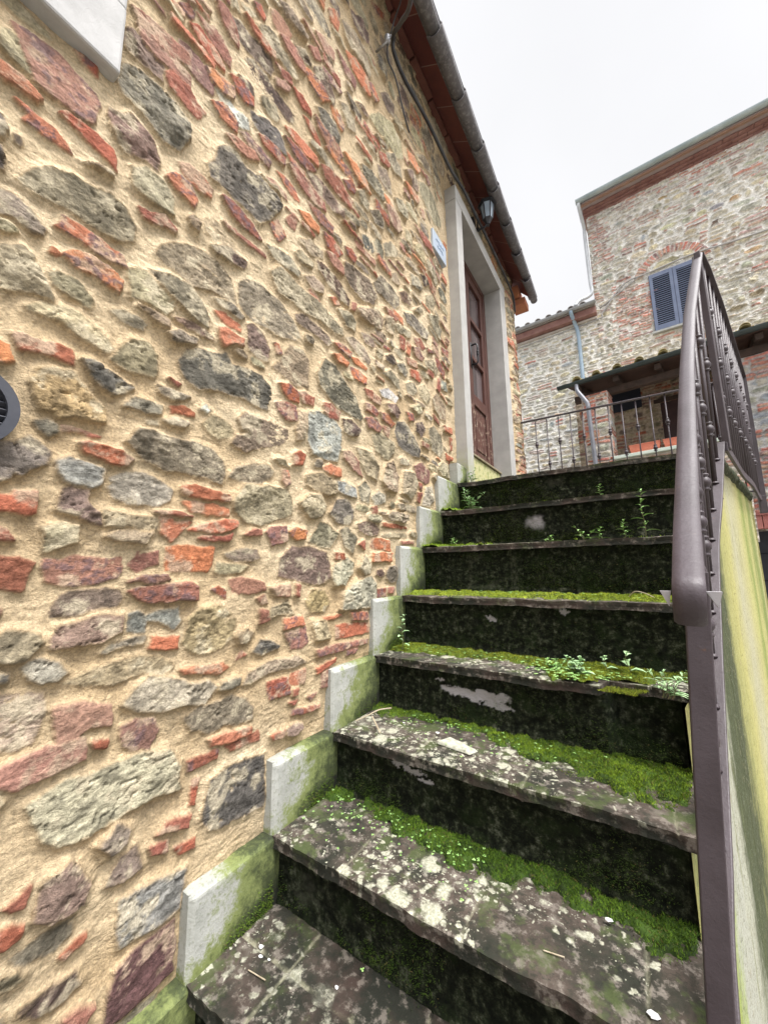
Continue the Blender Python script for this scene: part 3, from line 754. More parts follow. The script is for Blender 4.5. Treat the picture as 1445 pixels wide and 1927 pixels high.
# door surround, threshold
def mk_trim():
    m=N('grey_cement_trim'); n=m.noise(9,5,.6); z=m.xyz()[2]
    c=m.mix(m.rng(n,.35,.65),(.34,.33,.315),(.42,.41,.39))
    st_=m.noise(14,4,.6,m.coord((1,1,.12))); c=m.mix(m.rng(st_,.50,.72,0,.45),c,(.33,.33,.31))
    g=m.math('MULTIPLY',m.rng(z,1.42,1.72,1,0),m.rng(m.noise(22,5,.7),.35,.6)); c=m.mix(g,c,(.30,.32,.10))
    m.base(c).rough(.85).bump(m.noise(160,4,.7),.35,.003); return m.m
M_trim=mk_trim()
mb=MB(); mb.box(-.125,.045,1.845,1.962,1.40,3.642); mb.build('door_jamb',M_trim,house,bevel=.004)
mb=MB(); mb.box(-.125,.045,2.968,3.135,1.40,3.642); mb.build('door_jamb',M_trim,house,bevel=.004)
mb=MB(); mb.box(-.125,.047,1.843,3.137,3.6425,3.762); mb.build('lintel',M_trim,house,bevel=.004)
def mk_thresh():
    m=N('mossy_threshold'); n=m.noise(18,5,.7); c=m.ramp(n,[(.35,(.42,.40,.16)),(.5,(.50,.47,.26)),(.62,(.20,.24,.05)),(.75,(.42,.42,.36))])
    m.base(c).rough(.9).bump(m.noise(90,5,.7),.5,.006); return m.m
M_thr=mk_thresh()
mb=MB(); mb.box(-.30,-.06,1.963,2.967,1.40,1.755); mb.build('threshold',M_thr,house,bevel=.006)
mb=MB(); mb.box(-.30,-.045,1.9632,2.9668,1.7553,1.772); mb.build('door_sill',simple('worn_sill',(.18,.14,.09),(.30,.26,.16),30,.8),house,bevel=.003)
# door
def mk_wood():
    m=N('red_brown_door_paint'); v=m.coord((1,3,.25)); n=m.noise(14,6,.65,v,1.2)
    c=m.ramp(n,[(.3,(.050,.018,.012)),(.55,(.085,.030,.021)),(.75,(.14,.062,.042))])
    z=m.xyz()[2]; y_=m.xyz()[1]
    peel=m.math('MULTIPLY',m.rng(m.noise(26,6,.75,m.coord((1,1.8,.6))),.56,.60),m.math('MULTIPLY',m.rng(z,1.8,1.9),m.rng(z,2.36,2.22)))
    c=m.mix(peel,c,(.42,.33,.25)); m.base(c).rough(.5).bump(n,.3,.003); return m.m
M_wood=mk_wood()
M_glass=N('dark_door_glass'); M_glass.base(M_glass.mix(M_glass.rng(M_glass.noise(3,2,.5,M_glass.coord((1,5,.3))),.4,.6),(.05,.035,.035),(.13,.10,.10))).rough(.08); M_glass=M_glass.m
M_iron=simple('black_iron',(.012,.013,.017),(.03,.03,.035),40,.45,200,.3,.002)
door=MB(); X0,X1=-.165,-.122
MB().box(-.175,-.115,2.905,2.967,1.775,3.64).box(-.175,-.115,1.963,2.0,1.775,3.64).box(-.175,-.115,2.001,2.904,3.585,3.641).build('door_frame',M_wood,house,bevel=.005)
dl=[]
for (a,b) in ((2.003,2.452),(2.456,2.903)):
    d=MB()
    d.box(X0,X1,a,a+.07,1.778,3.583).box(X0,X1,b-.07,b,1.778,3.583)
    for z0,z1 in ((1.7785,1.86),(2.30,2.40),(2.735,2.775),(3.11,3.15),(3.50,3.5825)): d.box(X0,X1+.001,a+.0702,b-.0702,z0,z1)
    d.box(X0+.012,X1-.014,a+.071,b-.071,1.861,2.299)
    d.box(X0+.013,X1-.006,a+.105,b-.105,1.90,2.262)
    leaf=d.build('door_leaf',M_wood,house,bevel=.004)
    for z0,z1 in ((2.401,2.734),(2.776,3.109),(3.151,3.499)):
        MB().box(-.150,-.146,a+.071,b-.071,z0,z1).build('pane',M_glass,leaf)
    dl.append(leaf)
hb=MB(); hy=2.50
hb.tube([(X1,hy,2.84),(X1+.045,hy,2.845),(X1+.058,hy,2.83),(X1+.06,hy,2.80),(X1+.06,hy,2.70),(X1+.058,hy,2.67),(X1+.045,hy,2.655),(X1,hy,2.66)],.0075,8)
for z in (2.735,2.75,2.765): hb.lathe([(-.006,.009),(0,.012),(.006,.009)],(X1+.06,hy,z),10)
hb.box(X1-.001,X1+.004,hy-.018,hy+.018,2.63,2.87)
hb.build('door_handle',M_iron,dl[1],smooth=True)

# window surround near the top left
def mk_lime():
    m=N('pale_cut_stone'); n=m.noise(14,5,.6); c=m.mix(m.rng(n,.35,.65),(.37,.365,.36),(.46,.455,.45))
    m.base(c).rough(.85).bump(m.math('ADD',m.noise(220,4,.7),m.math('MULTIPLY',m.noise(40,4,.6),.6)),.4,.003); return m.m
M_lime=mk_lime()
ws=MB(); ws.box(-.15,.037,-1.15,-.243,2.016,2.20).box(-.15,.0345,-.41,-.2432,2.2002,3.2).box(-.15,.0345,-1.1498,-.99,2.2002,3.2).box(-.15,.037,-1.15,-.243,3.2002,3.36)
wf=ws.build('window_frame',M_lime,house,bevel=.006)
MB().box(-.10,-.095,-.989,-.411,2.172,3.199).build('window_pane',M_glass,wf)

# eave: terracotta soffit tiles, tile row, roof
def mk_soffit():
    m=N('terracotta_soffit'); x,y,z=m.xyz()
    yy=m.math('MULTIPLY',y,1/.262); fr=m.math('FRACT',yy); j=m.math('MAXIMUM',m.math('LESS_THAN',fr,.022),0)
    cell=m.n('ShaderNodeTexWhiteNoise',noise_dimensions='1D'); m.l(m.math('FLOOR',yy),cell.inputs['W'])
    c=m.mix(cell.outputs[0],(.14,.040,.036),(.185,.060,.047)); c=m.mix(m.rng(m.noise(11,5,.65),.4,.75,0,.5),c,(.08,.03,.034))
    c=m.mix(j,c,(.26,.17,.14)); m.base(c).rough(.8).bump(m.math('SUBTRACT',m.noise(60,5,.6),m.math('MULTIPLY',j,.6)),.4,.004); return m.m
M_sof=mk_soffit()
sf=MB(); a=[(.0,4.16),(.198,4.025),(.198,4.045),(.0,4.18)]
nY=40; ys=np.linspace(-1.5,3.60,nY)
def sag(y): return -.13*max(0,(y-2.3)/1.3)**2
for i in range(nY-1):
    q=[]
    for y in (ys[i],ys[i+1]): q+=[(x,y,z+sag(y)*(.35+.65*x/.2)) for x,z in a]
    sf.add(q,[(0,4,5,1),(1,5,6,2),(2,6,7,3),(3,7,4,0)]+([(0,1,2,3)] if i==0 else [])+([(4,7,6,5)] if i==nY-2 else []))
sf.build('soffit',M_sof,house)
# brick corbel strip between wall and soffit
cb=MB()
y=-1.5; rr=random.Random(4)
while y<3.5:
    L=rr.uniform(.23,.27); s=sag(y)*.4
    cb.box(-.03,.045+rr.uniform(-.006,.006),y,y+L-.012,4.105+s,4.150+s); y+=L
cb.build('corbel_course',simple('corbel_brick',(.13,.045,.035),(.18,.07,.05),12,.85),house,bevel=.004)
MB().box(-.02,.12,3.452,3.66,3.86,3.985).box(.03,.175,3.50,3.675,3.775,3.853).build('end_brick',simple('orange_brick',(.42,.17,.08),(.34,.12,.07),14,.85,90,.5,.006),house,bevel=.006)
def mk_coppi(nm,c1,c2,c3):
    m=N(nm); n=m.noise(10,5,.65); c=m.mix(m.rng(n,.3,.7),c1,c2); c=m.mix(m.rng(m.noise(45,5,.7),.5,.66,0,.8),c,c3)
    m.base(c).rough(.9).bump(m.noise(120,5,.7),.5,.004); return m.m
M_cop=mk_coppi('weathered_roof_tile',(.10,.095,.10),(.15,.14,.147),(.24,.24,.245))
def coppo(mb,p0,p1,r0,r1,flip=False,th=.012,n=10,up=Vector((0,0,1))):
    p0,p1=Vector(p0),Vector(p1); t=(p1-p0).normalized(); s=t.cross(up).normalized(); u=s.cross(t)
    vs=[]; 
    for p,r in ((p0,r0),(p1,r1)):
        for rad in (r,r-th):
            for k in range(n+1):
                a=math.pi*k/n; vs.append(p+s*rad*math.cos(a)+u*rad*math.sin(a)*(-1 if flip else 1))
    m=n+1; fs=[]
    for k in range(n):
        fs.append((k,k+1,2*m+k+1,2*m+k)); fs.append((m+k,3*m+k,3*m+k+1,m+k+1))
        fs.append((k,m+k,m+k+1,k+1)); fs.append((2*m+k,2*m+k+1,3*m+k+1,3*m+k))
    fs.append((0,2*m,3*m,m)); fs.append((n,m+n,3*m+n,2*m+n)); mb.add(vs,fs)
ct=MB(); y=-1.45
while y<3.65:
    s=sag(min(y+.15,3.6))*.5
    y1=min(y+.42,3.86)
    coppo(ct,(.233,y,3.980+s),(.226,y1,3.992+s),.047,.037,True,.010)
    coppo(ct,(.222,y+.02,4.01+s),(.218,y1,4.02+s),.052,.046,False,.010)
    y+=.368
for q in range(1,5):
    y=-1.45
    while y<3.65:
        coppo(ct,(.205-q*.19,y,4.07+q*.03),(.20-q*.19,y+.42,4.085+q*.03),.092,.074); y+=.368
ct.build('roof_tile_row',M_cop,house,smooth=True)
MB().box(-4.3,.15,-1.6,3.62,4.185,4.22).build('roof',M_cop,house)
# pale plaster patch board under eave handled in masonry; nameplates
M_plate=N('glazed_name_tile'); _p=M_plate
_x,_y,_z=_p.xyz()
M_plate.base((.36,.42,.50)).rough(.3); M_plate=_p.m
M_ink=simple('blue_grey_ink',(.20,.32,.55),(.28,.40,.60),30,.5)
pl=thing('name_plate','white glazed plate with faint blue script on the wall just left of the door frame','sign',(0,0,0))
MB().box(-.05,.004,1.505,1.715,2.985,3.125).build('plate',M_plate,pl,bevel=.003)
sc=MB(); rr=random.Random(3)
for row,(z,h) in enumerate(((3.075,.02),(3.035,.022))):
    y=1.545+row*.02
    pts=[]
    while y<1.68-row*.02:
        pts.append((.0055,y,z+rr.uniform(-h,h)*.6)); y+=.011
    sc.tube(pts,.0016,5)
sc.build('script',M_ink,pl)
pl2=thing('house_number_tile','tiny blank white tile set among the stones high on the near wall','sign',(0,0,0))
MB().box(-.02,.011,.762,.838,2.965,3.008).build('tile',M_plate,pl2,bevel=.002)

# round vent cover
vt=thing('vent_cover','round dark grey plastic vent grille on the rubble wall at the left edge','vent',(0,0,0))
M_pvc=simple('dark_grey_plastic',(.035,.038,.05),(.05,.052,.065),30,.45,150,.15,.001)
def yz_ring(mb,cy,cz,r0,r1,x0,x1,n=40):
    vs=[];fs=[]
    for k in range(n):
        a=2*math.pi*k/n; c,s=math.cos(a),math.sin(a)
        vs+=[(x0,cy+r1*c,cz+r1*s),(x1,cy+r1*.985*c,cz+r1*.985*s),(x1,cy+r0*c,cz+r0*s),(x0,cy+r0*c,cz+r0*s)]
    for k in range(n):
        a=k*4;b=((k+1)%n)*4
        for i in range(4): fs.append((a+i,b+i,b+(i+1)%4,a+(i+1)%4))
    mb.add(vs,fs)
vc=(-.402,1.172); g=MB(); yz_ring(g,*vc,.057,.074,-.01,.034); g.build('rim',M_pvc,vt,auto=True)
g=MB()
for i in range(-4,5):
    z=i*.0125; hw=math.sqrt(max(.0585**2-z*z,0)); 
    Mx=Matrix.Translation((.020,vc[0],vc[1]+z))@Matrix.Rotation(R(-38),4,'Y'); g.box(-.008,.008,-hw,hw,-.0012,.0012,Mx)
g.build('slats',M_pvc,vt)
MB().lathe([(0,.058),(.003,.058)],(-.006,vc[0],vc[1]),32,Vector((1,0,0))).build('backing',simple('black_gap',(.006,.006,.007),(.01,.01,.01)),vt)

# wall lantern
lt=thing('wall_lantern','black hexagonal wall lantern on a curved bracket above the door frame, under the eave','lantern',(0,0,0))
LX,LY=.150,2.30
def hexring(mb,z0,r0,z1,r1,cap0=True,cap1=True):
    vs=[(LX+r*math.cos(math.pi/3*k+.3),LY+r*math.sin(math.pi/3*k+.3),z) for z,r in ((z0,r0),(z1,r1)) for k in range(6)]
    fs=[(k,(k+1)%6,6+(k+1)%6,6+k) for k in range(6)]
    if cap0: fs.append((5,4,3,2,1,0))
    if cap1: fs.append((6,7,8,9,10,11))
    mb.add(vs,fs)
c=MB(); hexring(c,3.925,.078,3.935,.078); hexring(c,3.9352,.07,3.965,.030); hexring(c,3.9652,.012,3.985,.006); c.build('cap',M_iron,lt)
M_lg=N('lantern_glass'); M_lg.base((.55,.66,.78)).rough(.12); M_lg.b.inputs['Transmission Weight'].default_value=.55; M_lg=M_lg.m
c=MB(); hexring(c,3.79,.036,3.922,.054); c.build('glass',M_lg,lt)
c=MB()
for k in range(6):
    a=math.pi/3*k+.3; c.tube([(LX+.038*math.cos(a),LY+.038*math.sin(a),3.788),(LX+.057*math.cos(a),LY+.057*math.sin(a),3.926)],.0045,6)
hexring(c,3.770,.026,3.790,.041); hexring(c,3.745,.014,3.7698,.026); c.lathe([(0,.004),(.008,.011),(.018,.004)],(LX,LY,3.722),10); c.build('cage',M_iron,lt)
MB().lathe([(0,.008),(.03,.02),(.06,.016),(.075,.006)],(LX,LY,3.80),12).build('bulb',simple('white_bulb',(.75,.78,.8),(.8,.8,.8),5,.3),lt,smooth=True)
c=MB(); c.tube([(LX,LY,3.745),(LX-.03,LY,3.735),(LX-.07,LY+.01,3.745),(.055,LY+.03,3.76),(.03,LY+.03,3.79)],[.006,.008,.009,.010,.012],8)
c.tube([(.055,LY+.03,3.76),(.05,LY+.03,3.83),(.06,LY+.03,3.87)],[.008,.006,.004],8); c.box(.0,.028,LY+.005,LY+.055,3.74,3.90); c.build('bracket',M_iron,lt,smooth=False)

# cable along the wall and its insulator
M_cable=simple('black_rubber_cable',(.02,.02,.025),(.06,.06,.065),8,.5,60,.2,.002)
pts=[(.62,.30,3.9),(.45,.50,3.70),(.30,.71,3.50),(.18,.82,3.62),(.10,.89,3.74),(.072,.925,3.765),(.058,.955,3.735),(.055,1.076,3.712),(.06,1.348,3.748),(.06,1.727,3.765),(.075,1.961,3.79),(.08,2.283,3.795),(.08,2.81,3.835),(.075,3.178,3.850),(.075,3.40,3.82),(.06,3.50,3.70)]
def smooth_path(P,n=6):
    P=[Vector(p) for p in P]; out=[]
    for i in range(len(P)-1):
        a,b,c_,d=P[max(i-1,0)],P[i],P[i+1],P[min(i+2,len(P)-1)]
        for k in range(n):
            t=k/n; out.append(.5*((2*b)+(c_-a)*t+(2*a-5*b+4*c_-d)*t*t+(3*b-a-3*c_+d)*t**3))
    out.append(P[-1]); return out
cb_=MB().tube(smooth_path(pts),.0105,8).build('cable',M_cable,None,smooth=True)
tag(cb_,'thick black cable running along the wall under the eave and over the door frame','cable')
cl=MB()
for y,z in ((1.2,3.73),(1.55,3.757),(1.85,3.78),(2.6,3.82),(3.0,3.845)):
    cl.box(.02,.085,y,y+.008,z-.018,z-.008).box(.02,.085,y,y+.008,z+.012,z+.02)
ins=thing('cable_bracket','small metal wall bracket with wire loops at the bend of the black cable','bracket')
b=MB(); b.tube([(.0,.86,3.66),(.07,.86,3.66),(.09,.87,3.70)],.006,8); b.lathe([(0,.012),(.012,.018),(.024,.010),(.036,.018),(.048,.010)],(.07,.865,3.66),12)
b.build('insulator',simple('galvanised_steel',(.3,.3,.31),(.42,.42,.43),20,.4,90,.2,.002,.6),ins,smooth=True)
MB().tube(smooth_path([(.09,.87,3.71),(.12,.86,3.76),(.17,.83,3.76),(.2,.80,3.74)]),.0035,6).tube(smooth_path([(.07,.87,3.66),(.05,.90,3.62),(.05,.98,3.60),(.04,1.08,3.50),(.03,1.16,3.46)]),.0045,6).build('wire',M_cable,ins,smooth=True)
# ------------------------------------------------------------ staircase
stairs=thing('staircase','old mossy staircase of worn terracotta treads and black algae covered risers beside the wall','staircase',(0,0,0))
def mk_tread():
    m=N('mossy_terracotta_tread'); x,y,z=m.xyz()
    n=m.noise(7,5,.65); n2=m.noise(38,5,.7)
    c=m.ramp(n,[(.32,(.011,.013,.008)),(.45,(.032,.029,.021)),(.57,(.066,.050,.040)),(.70,(.14,.125,.10))])
    c=m.mix(m.rng(n2,.52,.62,0,.75),c,(.19,.165,.14)); c=m.mix(m.rng(n2,.45,.38,0,.7),c,(.022,.024,.016))
    al=m.rng(m.noise(11,4,.7),.52,.60,0,.7); c=m.mix(al,c,(.055,.075,.022))
    # lichen rosettes: several sizes of voronoi discs, dense only inside patches
    pc=m.n('ShaderNodeSeparateColor'); m.l(m.attr('Lich'),pc.inputs[0]); patch=pc.outputs[0]; grime=pc.outputs[1]; c=m.mix(m.math('MULTIPLY',pc.outputs[2],m.rng(n2,.35,.5,.2,1)),c,(.26,.25,.17))
    total=None
    for sc,th,ofs in ((13,.46,5),(24,.42,0),(38,.42,3),(62,.42,7),(110,.38,9),(210,.30,11)):
        v=m.n('ShaderNodeMapping'); v.inputs['Location'].default_value=(ofs,ofs*1.3,0); v.inputs['Scale'].default_value=(1,1,.001); m.l(m.tc.outputs['Object'],v.inputs[0])
        w_=m.n('ShaderNodeTexNoise'); w_.inputs['Scale'].default_value=38; w_.inputs['Detail'].default_value=3; m.l(v.outputs[0],w_.inputs['Vector'])
        ad=m.n('ShaderNodeVectorMath',operation='MULTIPLY_ADD'); m.l(w_.outputs['Color'],ad.inputs[0]); ad.inputs[1].default_value=(.030,.030,0); m.l(v.outputs[0],ad.inputs[2])
        vo=m.n('ShaderNodeTexVoronoi',feature='F1'); vo.inputs['Scale'].default_value=sc; m.l(ad.outputs[0],vo.inputs['Vector'])
        cs=m.n('ShaderNodeSeparateColor'); m.l(vo.outputs['Color'],cs.inputs[0])
        rad=m.math('MULTIPLY',m.rng(cs.outputs[0],0,1,.25,1.0),th)
        on=m.math('LESS_THAN',cs.outputs[1],m.math('MULTIPLY',patch,1.0 if sc<100 else .8))
        d=m.math('MULTIPLY',m.rng(m.math('ADD',m.math('SUBTRACT',rad,vo.outputs['Distance']),m.math('MULTIPLY',m.math('SUBTRACT',n2,.5),.5)),-.02,.12,0,.92),on)
        total=d if total is None else m.math('MAXIMUM',total,d)
    lc=m.mix(m.rng(m.noise(170,4,.7),.35,.65),(.22,.22,.155),(.47,.46,.37)); c=m.mix(total,c,lc); c=m.mix(m.math('MULTIPLY',grime,m.rng(n2,.62,.5,.35,.95)),c,m.mix(m.rng(n,.45,.6),(.010,.011,.007),(.034,.022,.017)))
    m.base(c).rough(.88)
    m.bump(m.math('ADD',m.math('MULTIPLY',total,.5),m.math('ADD',m.math('MULTIPLY',n2,.8),m.noise(160,4,.7))),.6,.004); m.b.inputs['Specular IOR Level'].default_value=.3
    return m.m
M_tread=mk_tread()
def mk_riser():
    m=N('black_algae_riser'); n=m.noise(9,6,.7); n2=m.noise(50,5,.75)
    c=m.ramp(n2,[(.34,(.002,.003,.0015)),(.49,(.008,.010,.0055)),(.58,(.026,.031,.017)),(.68,(.095,.10,.072))])
    c=m.mix(m.rng(n,.52,.62,0,.7),c,(.012,.020,.006)); dr=m.noise(16,4,.6,m.coord((1,1,.10))); c=m.mix(m.math('MULTIPLY',m.rng(dr,.58,.70,0,.5),m.rng(n2,.4,.6)),c,(.07,.072,.05)); 
    v=m.coord((1,1,1.6)); p=m.noise(3.3,5,.62,v,.4); pat=m.rng(p,.74,.76,0,1)
    c=m.mix(pat,c,m.mix(m.rng(n2,.4,.6),(.26,.25,.25),(.38,.37,.37))); c=m.mix(m.rng(p,.60,.68,0,.28),c,(.12,.12,.09))
    m.base(c).rough(.92).bump(m.math('ADD',m.math('MULTIPLY',pat,-1.2),m.noise(110,5,.75)),.8,.006); m.b.inputs['Specular IOR Level'].default_value=.12; return m.m
M_riser=mk_riser()
def lichen_density(k,x,y,fr):   # fr 0 at the nose, 1 at the next riser
    b=fbm(x*5,y*7,3,200+k); s=fbm(x*14,y*14,3,230+k)
    if k==8: d=.02+1.2*b+.6*s+.40*sst(.4,.1,x)
    elif k==7: d=.10+1.5*b+.7*s+.5*sst(.62,.45,fr)*sst(.05,.2,x)*sst(.75,.6,x)-.3*sst(.78,.9,x)
    elif k==6: d=.65+1.2*b+.5*s-.6*sst(.60,.75,x)+.3*sst(.7,.4,fr)
    elif k==5: d=.7+.7*b+.4*s
    elif k==4: d=.35+.8*b
    else: d=.15+.6*b
    return np.clip(d-.12,0,1)*sst(1.0,.7,fr)
def tread(k):
    y0=YN[k]; y1=YN.get(k-1,YLAND)+.05 if k>1 else YLAND; z=ZN[k]; th=.025
    xr=float(xw(y0))+.004
    nx=300 if k>2 else 160; ny=60 if k>1 else 120
    if k>9: nx,ny=60,12
    s=np.linspace(0,1,nx); t=np.linspace(0,1,ny)
    S,T=np.meshgrid(s,t,indexing='ij')
    Y=y0+T*(y1-y0)
    XR=xw(Y)+.012-.02*sst(.0,.3,(.5-Y))*0
    X=.026+S*(XR-.026)
    chip=.0025*fbm(X*6,Y*0+k*3.1,4,60+k)+.003*np.minimum(0,fbm(X*30,Y*0+k,3,61+k))-.004*sst(.42,.7,fbm(X*6,Y*0+k*7,3,62+k))
    if k==5: chip=chip-.062*sst(.79,.815,X)
    Y=Y-chip*(1-sst(0,.25,T)) if True else Y
    Y=np.where(T<.001,Y,np.maximum(Y,y0-chip))
    Z=z+.0022*fbm(X*12,Y*12,4,70+k)+.0012*fbm(X*60,Y*60,3,71+k)-.004*sst(.07,0,T)*sst(.4,.8,vn(X*8,Y*8,5))
    # tile joints
    jx=np.abs(((X+.07*k)/.30)%1-.5)*.30; 
    Z=Z-.0025*sst(.004,.001,jx)
    if k in (8,): Z=Z-.003*sst(.005,.002,np.abs(Y-.182-.0*X))
    V=np.stack([X,Y,Z],-1).reshape(-1,3)
    idx=np.arange(nx*ny).reshape(nx,ny)
    F=np.stack([idx[:-1,:-1],idx[1:,:-1],idx[1:,1:],idx[:-1,1:]],-1).reshape(-1,4)
    # front edge, right end, underside
    def skirt(ids,V,F,back):
        P=V[ids]; n=len(V); lo=P.copy(); j=fbm(P[:,0]*25+P[:,1]*20,P[:,2]*0+k,3,88)
        mid=P.copy(); mid[:,2]-=th*.5; mid+=back*(.003*j[:,None]-.002); lo[:,2]-=th+.002*j; lo+=back*(.002*j[:,None]+.002)
        lo2=lo.copy(); lo2-=back*.06
        V=np.vstack([V,mid,lo,lo2]); m_=len(ids)
        rows=[ids,np.arange(n,n+m_),np.arange(n+m_,n+2*m_),np.arange(n+2*m_,n+3*m_)]
        for a,b in zip(rows[:-1],rows[1:]): F=np.vstack([F,np.stack([a[:-1],b[:-1],b[1:],a[1:]],-1)])
        return V,F
    V,F=skirt(idx[:,0],V,F,np.array([0,-1,0.]))
    V,F=skirt(idx[-1,:],V,F,np.array([1,0,0.]))
    fr=np.clip((V[:,1]-y0)/(YN.get(k-1,YLAND)-y0),0,1)
    L=lichen_density(k,V[:,0],V[:,1],fr); L=np.where(V[:,2]<z-.008,L*.12,L)
    o=raw_mesh('tread',V,F,M_tread,stairs,None,True)
    o.data.set_sharp_from_angle(angle=R(38))
    a=o.data.color_attributes.new('Lich','FLOAT_COLOR','POINT'); c=np.ones((len(V),4),np.float32); c[:,:3]=L[:,None]; c[:,1]=np.where(V[:,2]<z-.006,1,(.92*sst(.08,.35,V[:,0]+.2*fbm(V[:,0]*9,V[:,1]*9,3,77)) if k==8 else 0)+.35*sst(.75,1,fr)); jj=np.abs(((V[:,0]+.07*k)/.30)%1-.5)*.30+.0015*fbm(V[:,0]*60,V[:,1]*60,2,9); c[:,2]=np.maximum(sst(.0045,.002,jj),sst(.005,.002,np.abs(V[:,1]-.182-.002*fbm(V[:,0]*40,V[:,1]*0,2,3))) if k==8 else 0)*(.8 if k==8 else .35)*(V[:,2]>z-.005); a.data.foreach_set('color',c.ravel())
    return o
def riser(k):   # below the nose of tread k
    y=YN[k]+.024; z0=ZN.get(k+1,-.95)-.004; z1=ZN[k]-.024
    if k==12: z0=-.95
    nx,nz=260,60
    if k>8: nx,nz=40,10
    xr=float(xw(y))-.004
    X,Z=np.meshgrid(np.linspace(.02,xr,nx),np.linspace(z0,z1,nz),indexing='ij')
    t=(Z-z0)/(z1-z0)
    Y=y+.006*fbm(X*6,Z*9,4,100+k)+.0035*fbm(X*40,Z*40,4,110+k,.65)-.010*sst(.25,0,t)
    if k==5: Y=Y+.055*sst(.80,.83,X)
    # plaster that has flaked away
    V=np.stack([X,Y,Z],-1).reshape(-1,3); idx=np.arange(nx*nz).reshape(nx,nz)
    F=np.stack([idx[:-1,:-1],idx[1:,:-1],idx[1:,1:],idx[:-1,1:]],-1).reshape(-1,4)
    # bare grey patches where the black skin has come off
    spots={5:[(.42,.475,.115,.018),(.50,.452,.05,.012),(.30,.50,.02,.005)],6:[(.30,.318,.07,.008),(.36,.300,.03,.006)],2:[(.52,1.11,.055,.045)],4:[(.42,.70,.022,.009),(.68,.735,.015,.007)],7:[(.085,.155,.018,.009)]}.get(k,[])
    m=np.zeros(len(V)); wx=V[:,0]+.030*fbm(V[:,0]*26,V[:,2]*26,5,140,.65); wz=V[:,2]+.022*fbm(V[:,0]*26,V[:,2]*26,5,150,.65)
    for cx,cz,a,b in spots: m=np.maximum(m,sst(1.05,.9 if k!=2 else .3,np.sqrt(((wx-cx)/a)**2+((wz-cz)/b)**2)))
    C=np.stack([m]*3,-1)
    V[:,1]+=.002*m
    return raw_mesh('riser',V,F,M_riser,stairs,C,True)
# colour the bare patches from the mesh attribute
t_=M_riser.node_tree; b_=t_.nodes['Principled BSDF']; src=b_.inputs['Base Color'].links[0].from_socket
at=t_.nodes.new('ShaderNodeVertexColor'); at.layer_name='Col'; mx=t_.nodes.new('ShaderNodeMix'); mx.data_type='RGBA'
t_.links.new(at.outputs[0],mx.inputs[0]); t_.links.new(src,mx.inputs[6]); mx.inputs[7].default_value=(.33,.315,.32,1); t_.links.new(mx.outputs[2],b_.inputs['Base Color'])
for k in range(1,13): tread(k); riser(k)
# stepped skirting slabs against the wall
def mk_skirt():
    m=N('algae_stained_skirting'); uv=m.attr('Alg'); n=m.noise(24,6,.72); n2=m.noise(110,5,.75)
    c=m.mix(m.rng(m.noise(12,4,.6),.35,.65),(.30,.305,.275),(.40,.40,.37)); c=m.mix(m.rng(n2,.52,.66,0,.7),c,(.20,.21,.165))
    s=m.n('ShaderNodeSeparateColor'); m.l(uv,s.inputs[0])
    a=m.math('ADD',s.outputs[0],m.math('MULTIPLY',m.math('SUBTRACT',n,.5),1.3)); a=m.math('ADD',a,m.math('MULTIPLY',m.math('SUBTRACT',n2,.5),.6))
    c=m.mix(m.rng(a,.38,.62),c,(.17,.20,.065)); c=m.mix(m.rng(a,.70,1.0),c,(.045,.058,.018)); c=m.mix(m.rng(a,1.05,1.35),c,(.008,.010,.004))
    m.base(c).rough(.85).bump(m.math('ADD',n2,m.math('MULTIPLY',n,.8)),.5,.004); return m.m
M_skirt=mk_skirt()
for k in range(1,13):
    y0=YN[k]-.002; y1=YN.get(k-1,1.845)+.022; z0=ZN[k]-.02; z1=ZN.get(k-1,1.60)-.001
    if k==1: y1=1.842; z1=1.56; y0=1.70
    nu,nv=40,40
    # front face grid with bevelled top and end
    Yg,Zg=np.meshgrid(np.linspace(y0,y1,nu),np.linspace(z0,z1,nv),indexing='ij')
    e=np.minimum(Yg-y0,z1-Zg); X=.030-.010*sst(.012,0,e)+.0012*fbm(Yg*25,Zg*25,4,300+k)+.004*vn(Yg*3,Zg*3,k)
    V=np.stack([X,Yg,Zg],-1).reshape(-1,3); idx=np.arange(nu*nv).reshape(nu,nv)
    F=np.stack([idx[:-1,:-1],idx[1:,:-1],idx[1:,1:],idx[:-1,1:]],-1).reshape(-1,4)
    for ids in (idx[0,:],idx[:,-1]):
        n=len(V); P=V[ids].copy(); P[:,0]=-.03; V=np.vstack([V,P]); a=np.arange(n,n+len(ids)); F=np.vstack([F,np.stack([ids[:-1],a[:-1],a[1:],ids[1:]],-1)])
    fy=(V[:,1]-y0)/(y1-y0); fz=(V[:,2]-z0)/(z1-z0)
    A=.36+.62*sst(.15,.95,fy)+.80*sst(.55,0.0,fz)*(.45+.6*fy)+.25*sst(.92,1.0,fz)*(k>6)*fy-.2*sst(.25,0,fy)
    if k==9: A=A*.5+.35
    o=raw_mesh('skirting',V,F,M_skirt,stairs,None,False)
    at=o.data.color_attributes.new('Alg','FLOAT_COLOR','POINT'); c=np.ones((len(V),4),np.float32); c[:,:3]=np.clip(A,0,2)[:,None]; at.data.foreach_set('color',c.ravel())

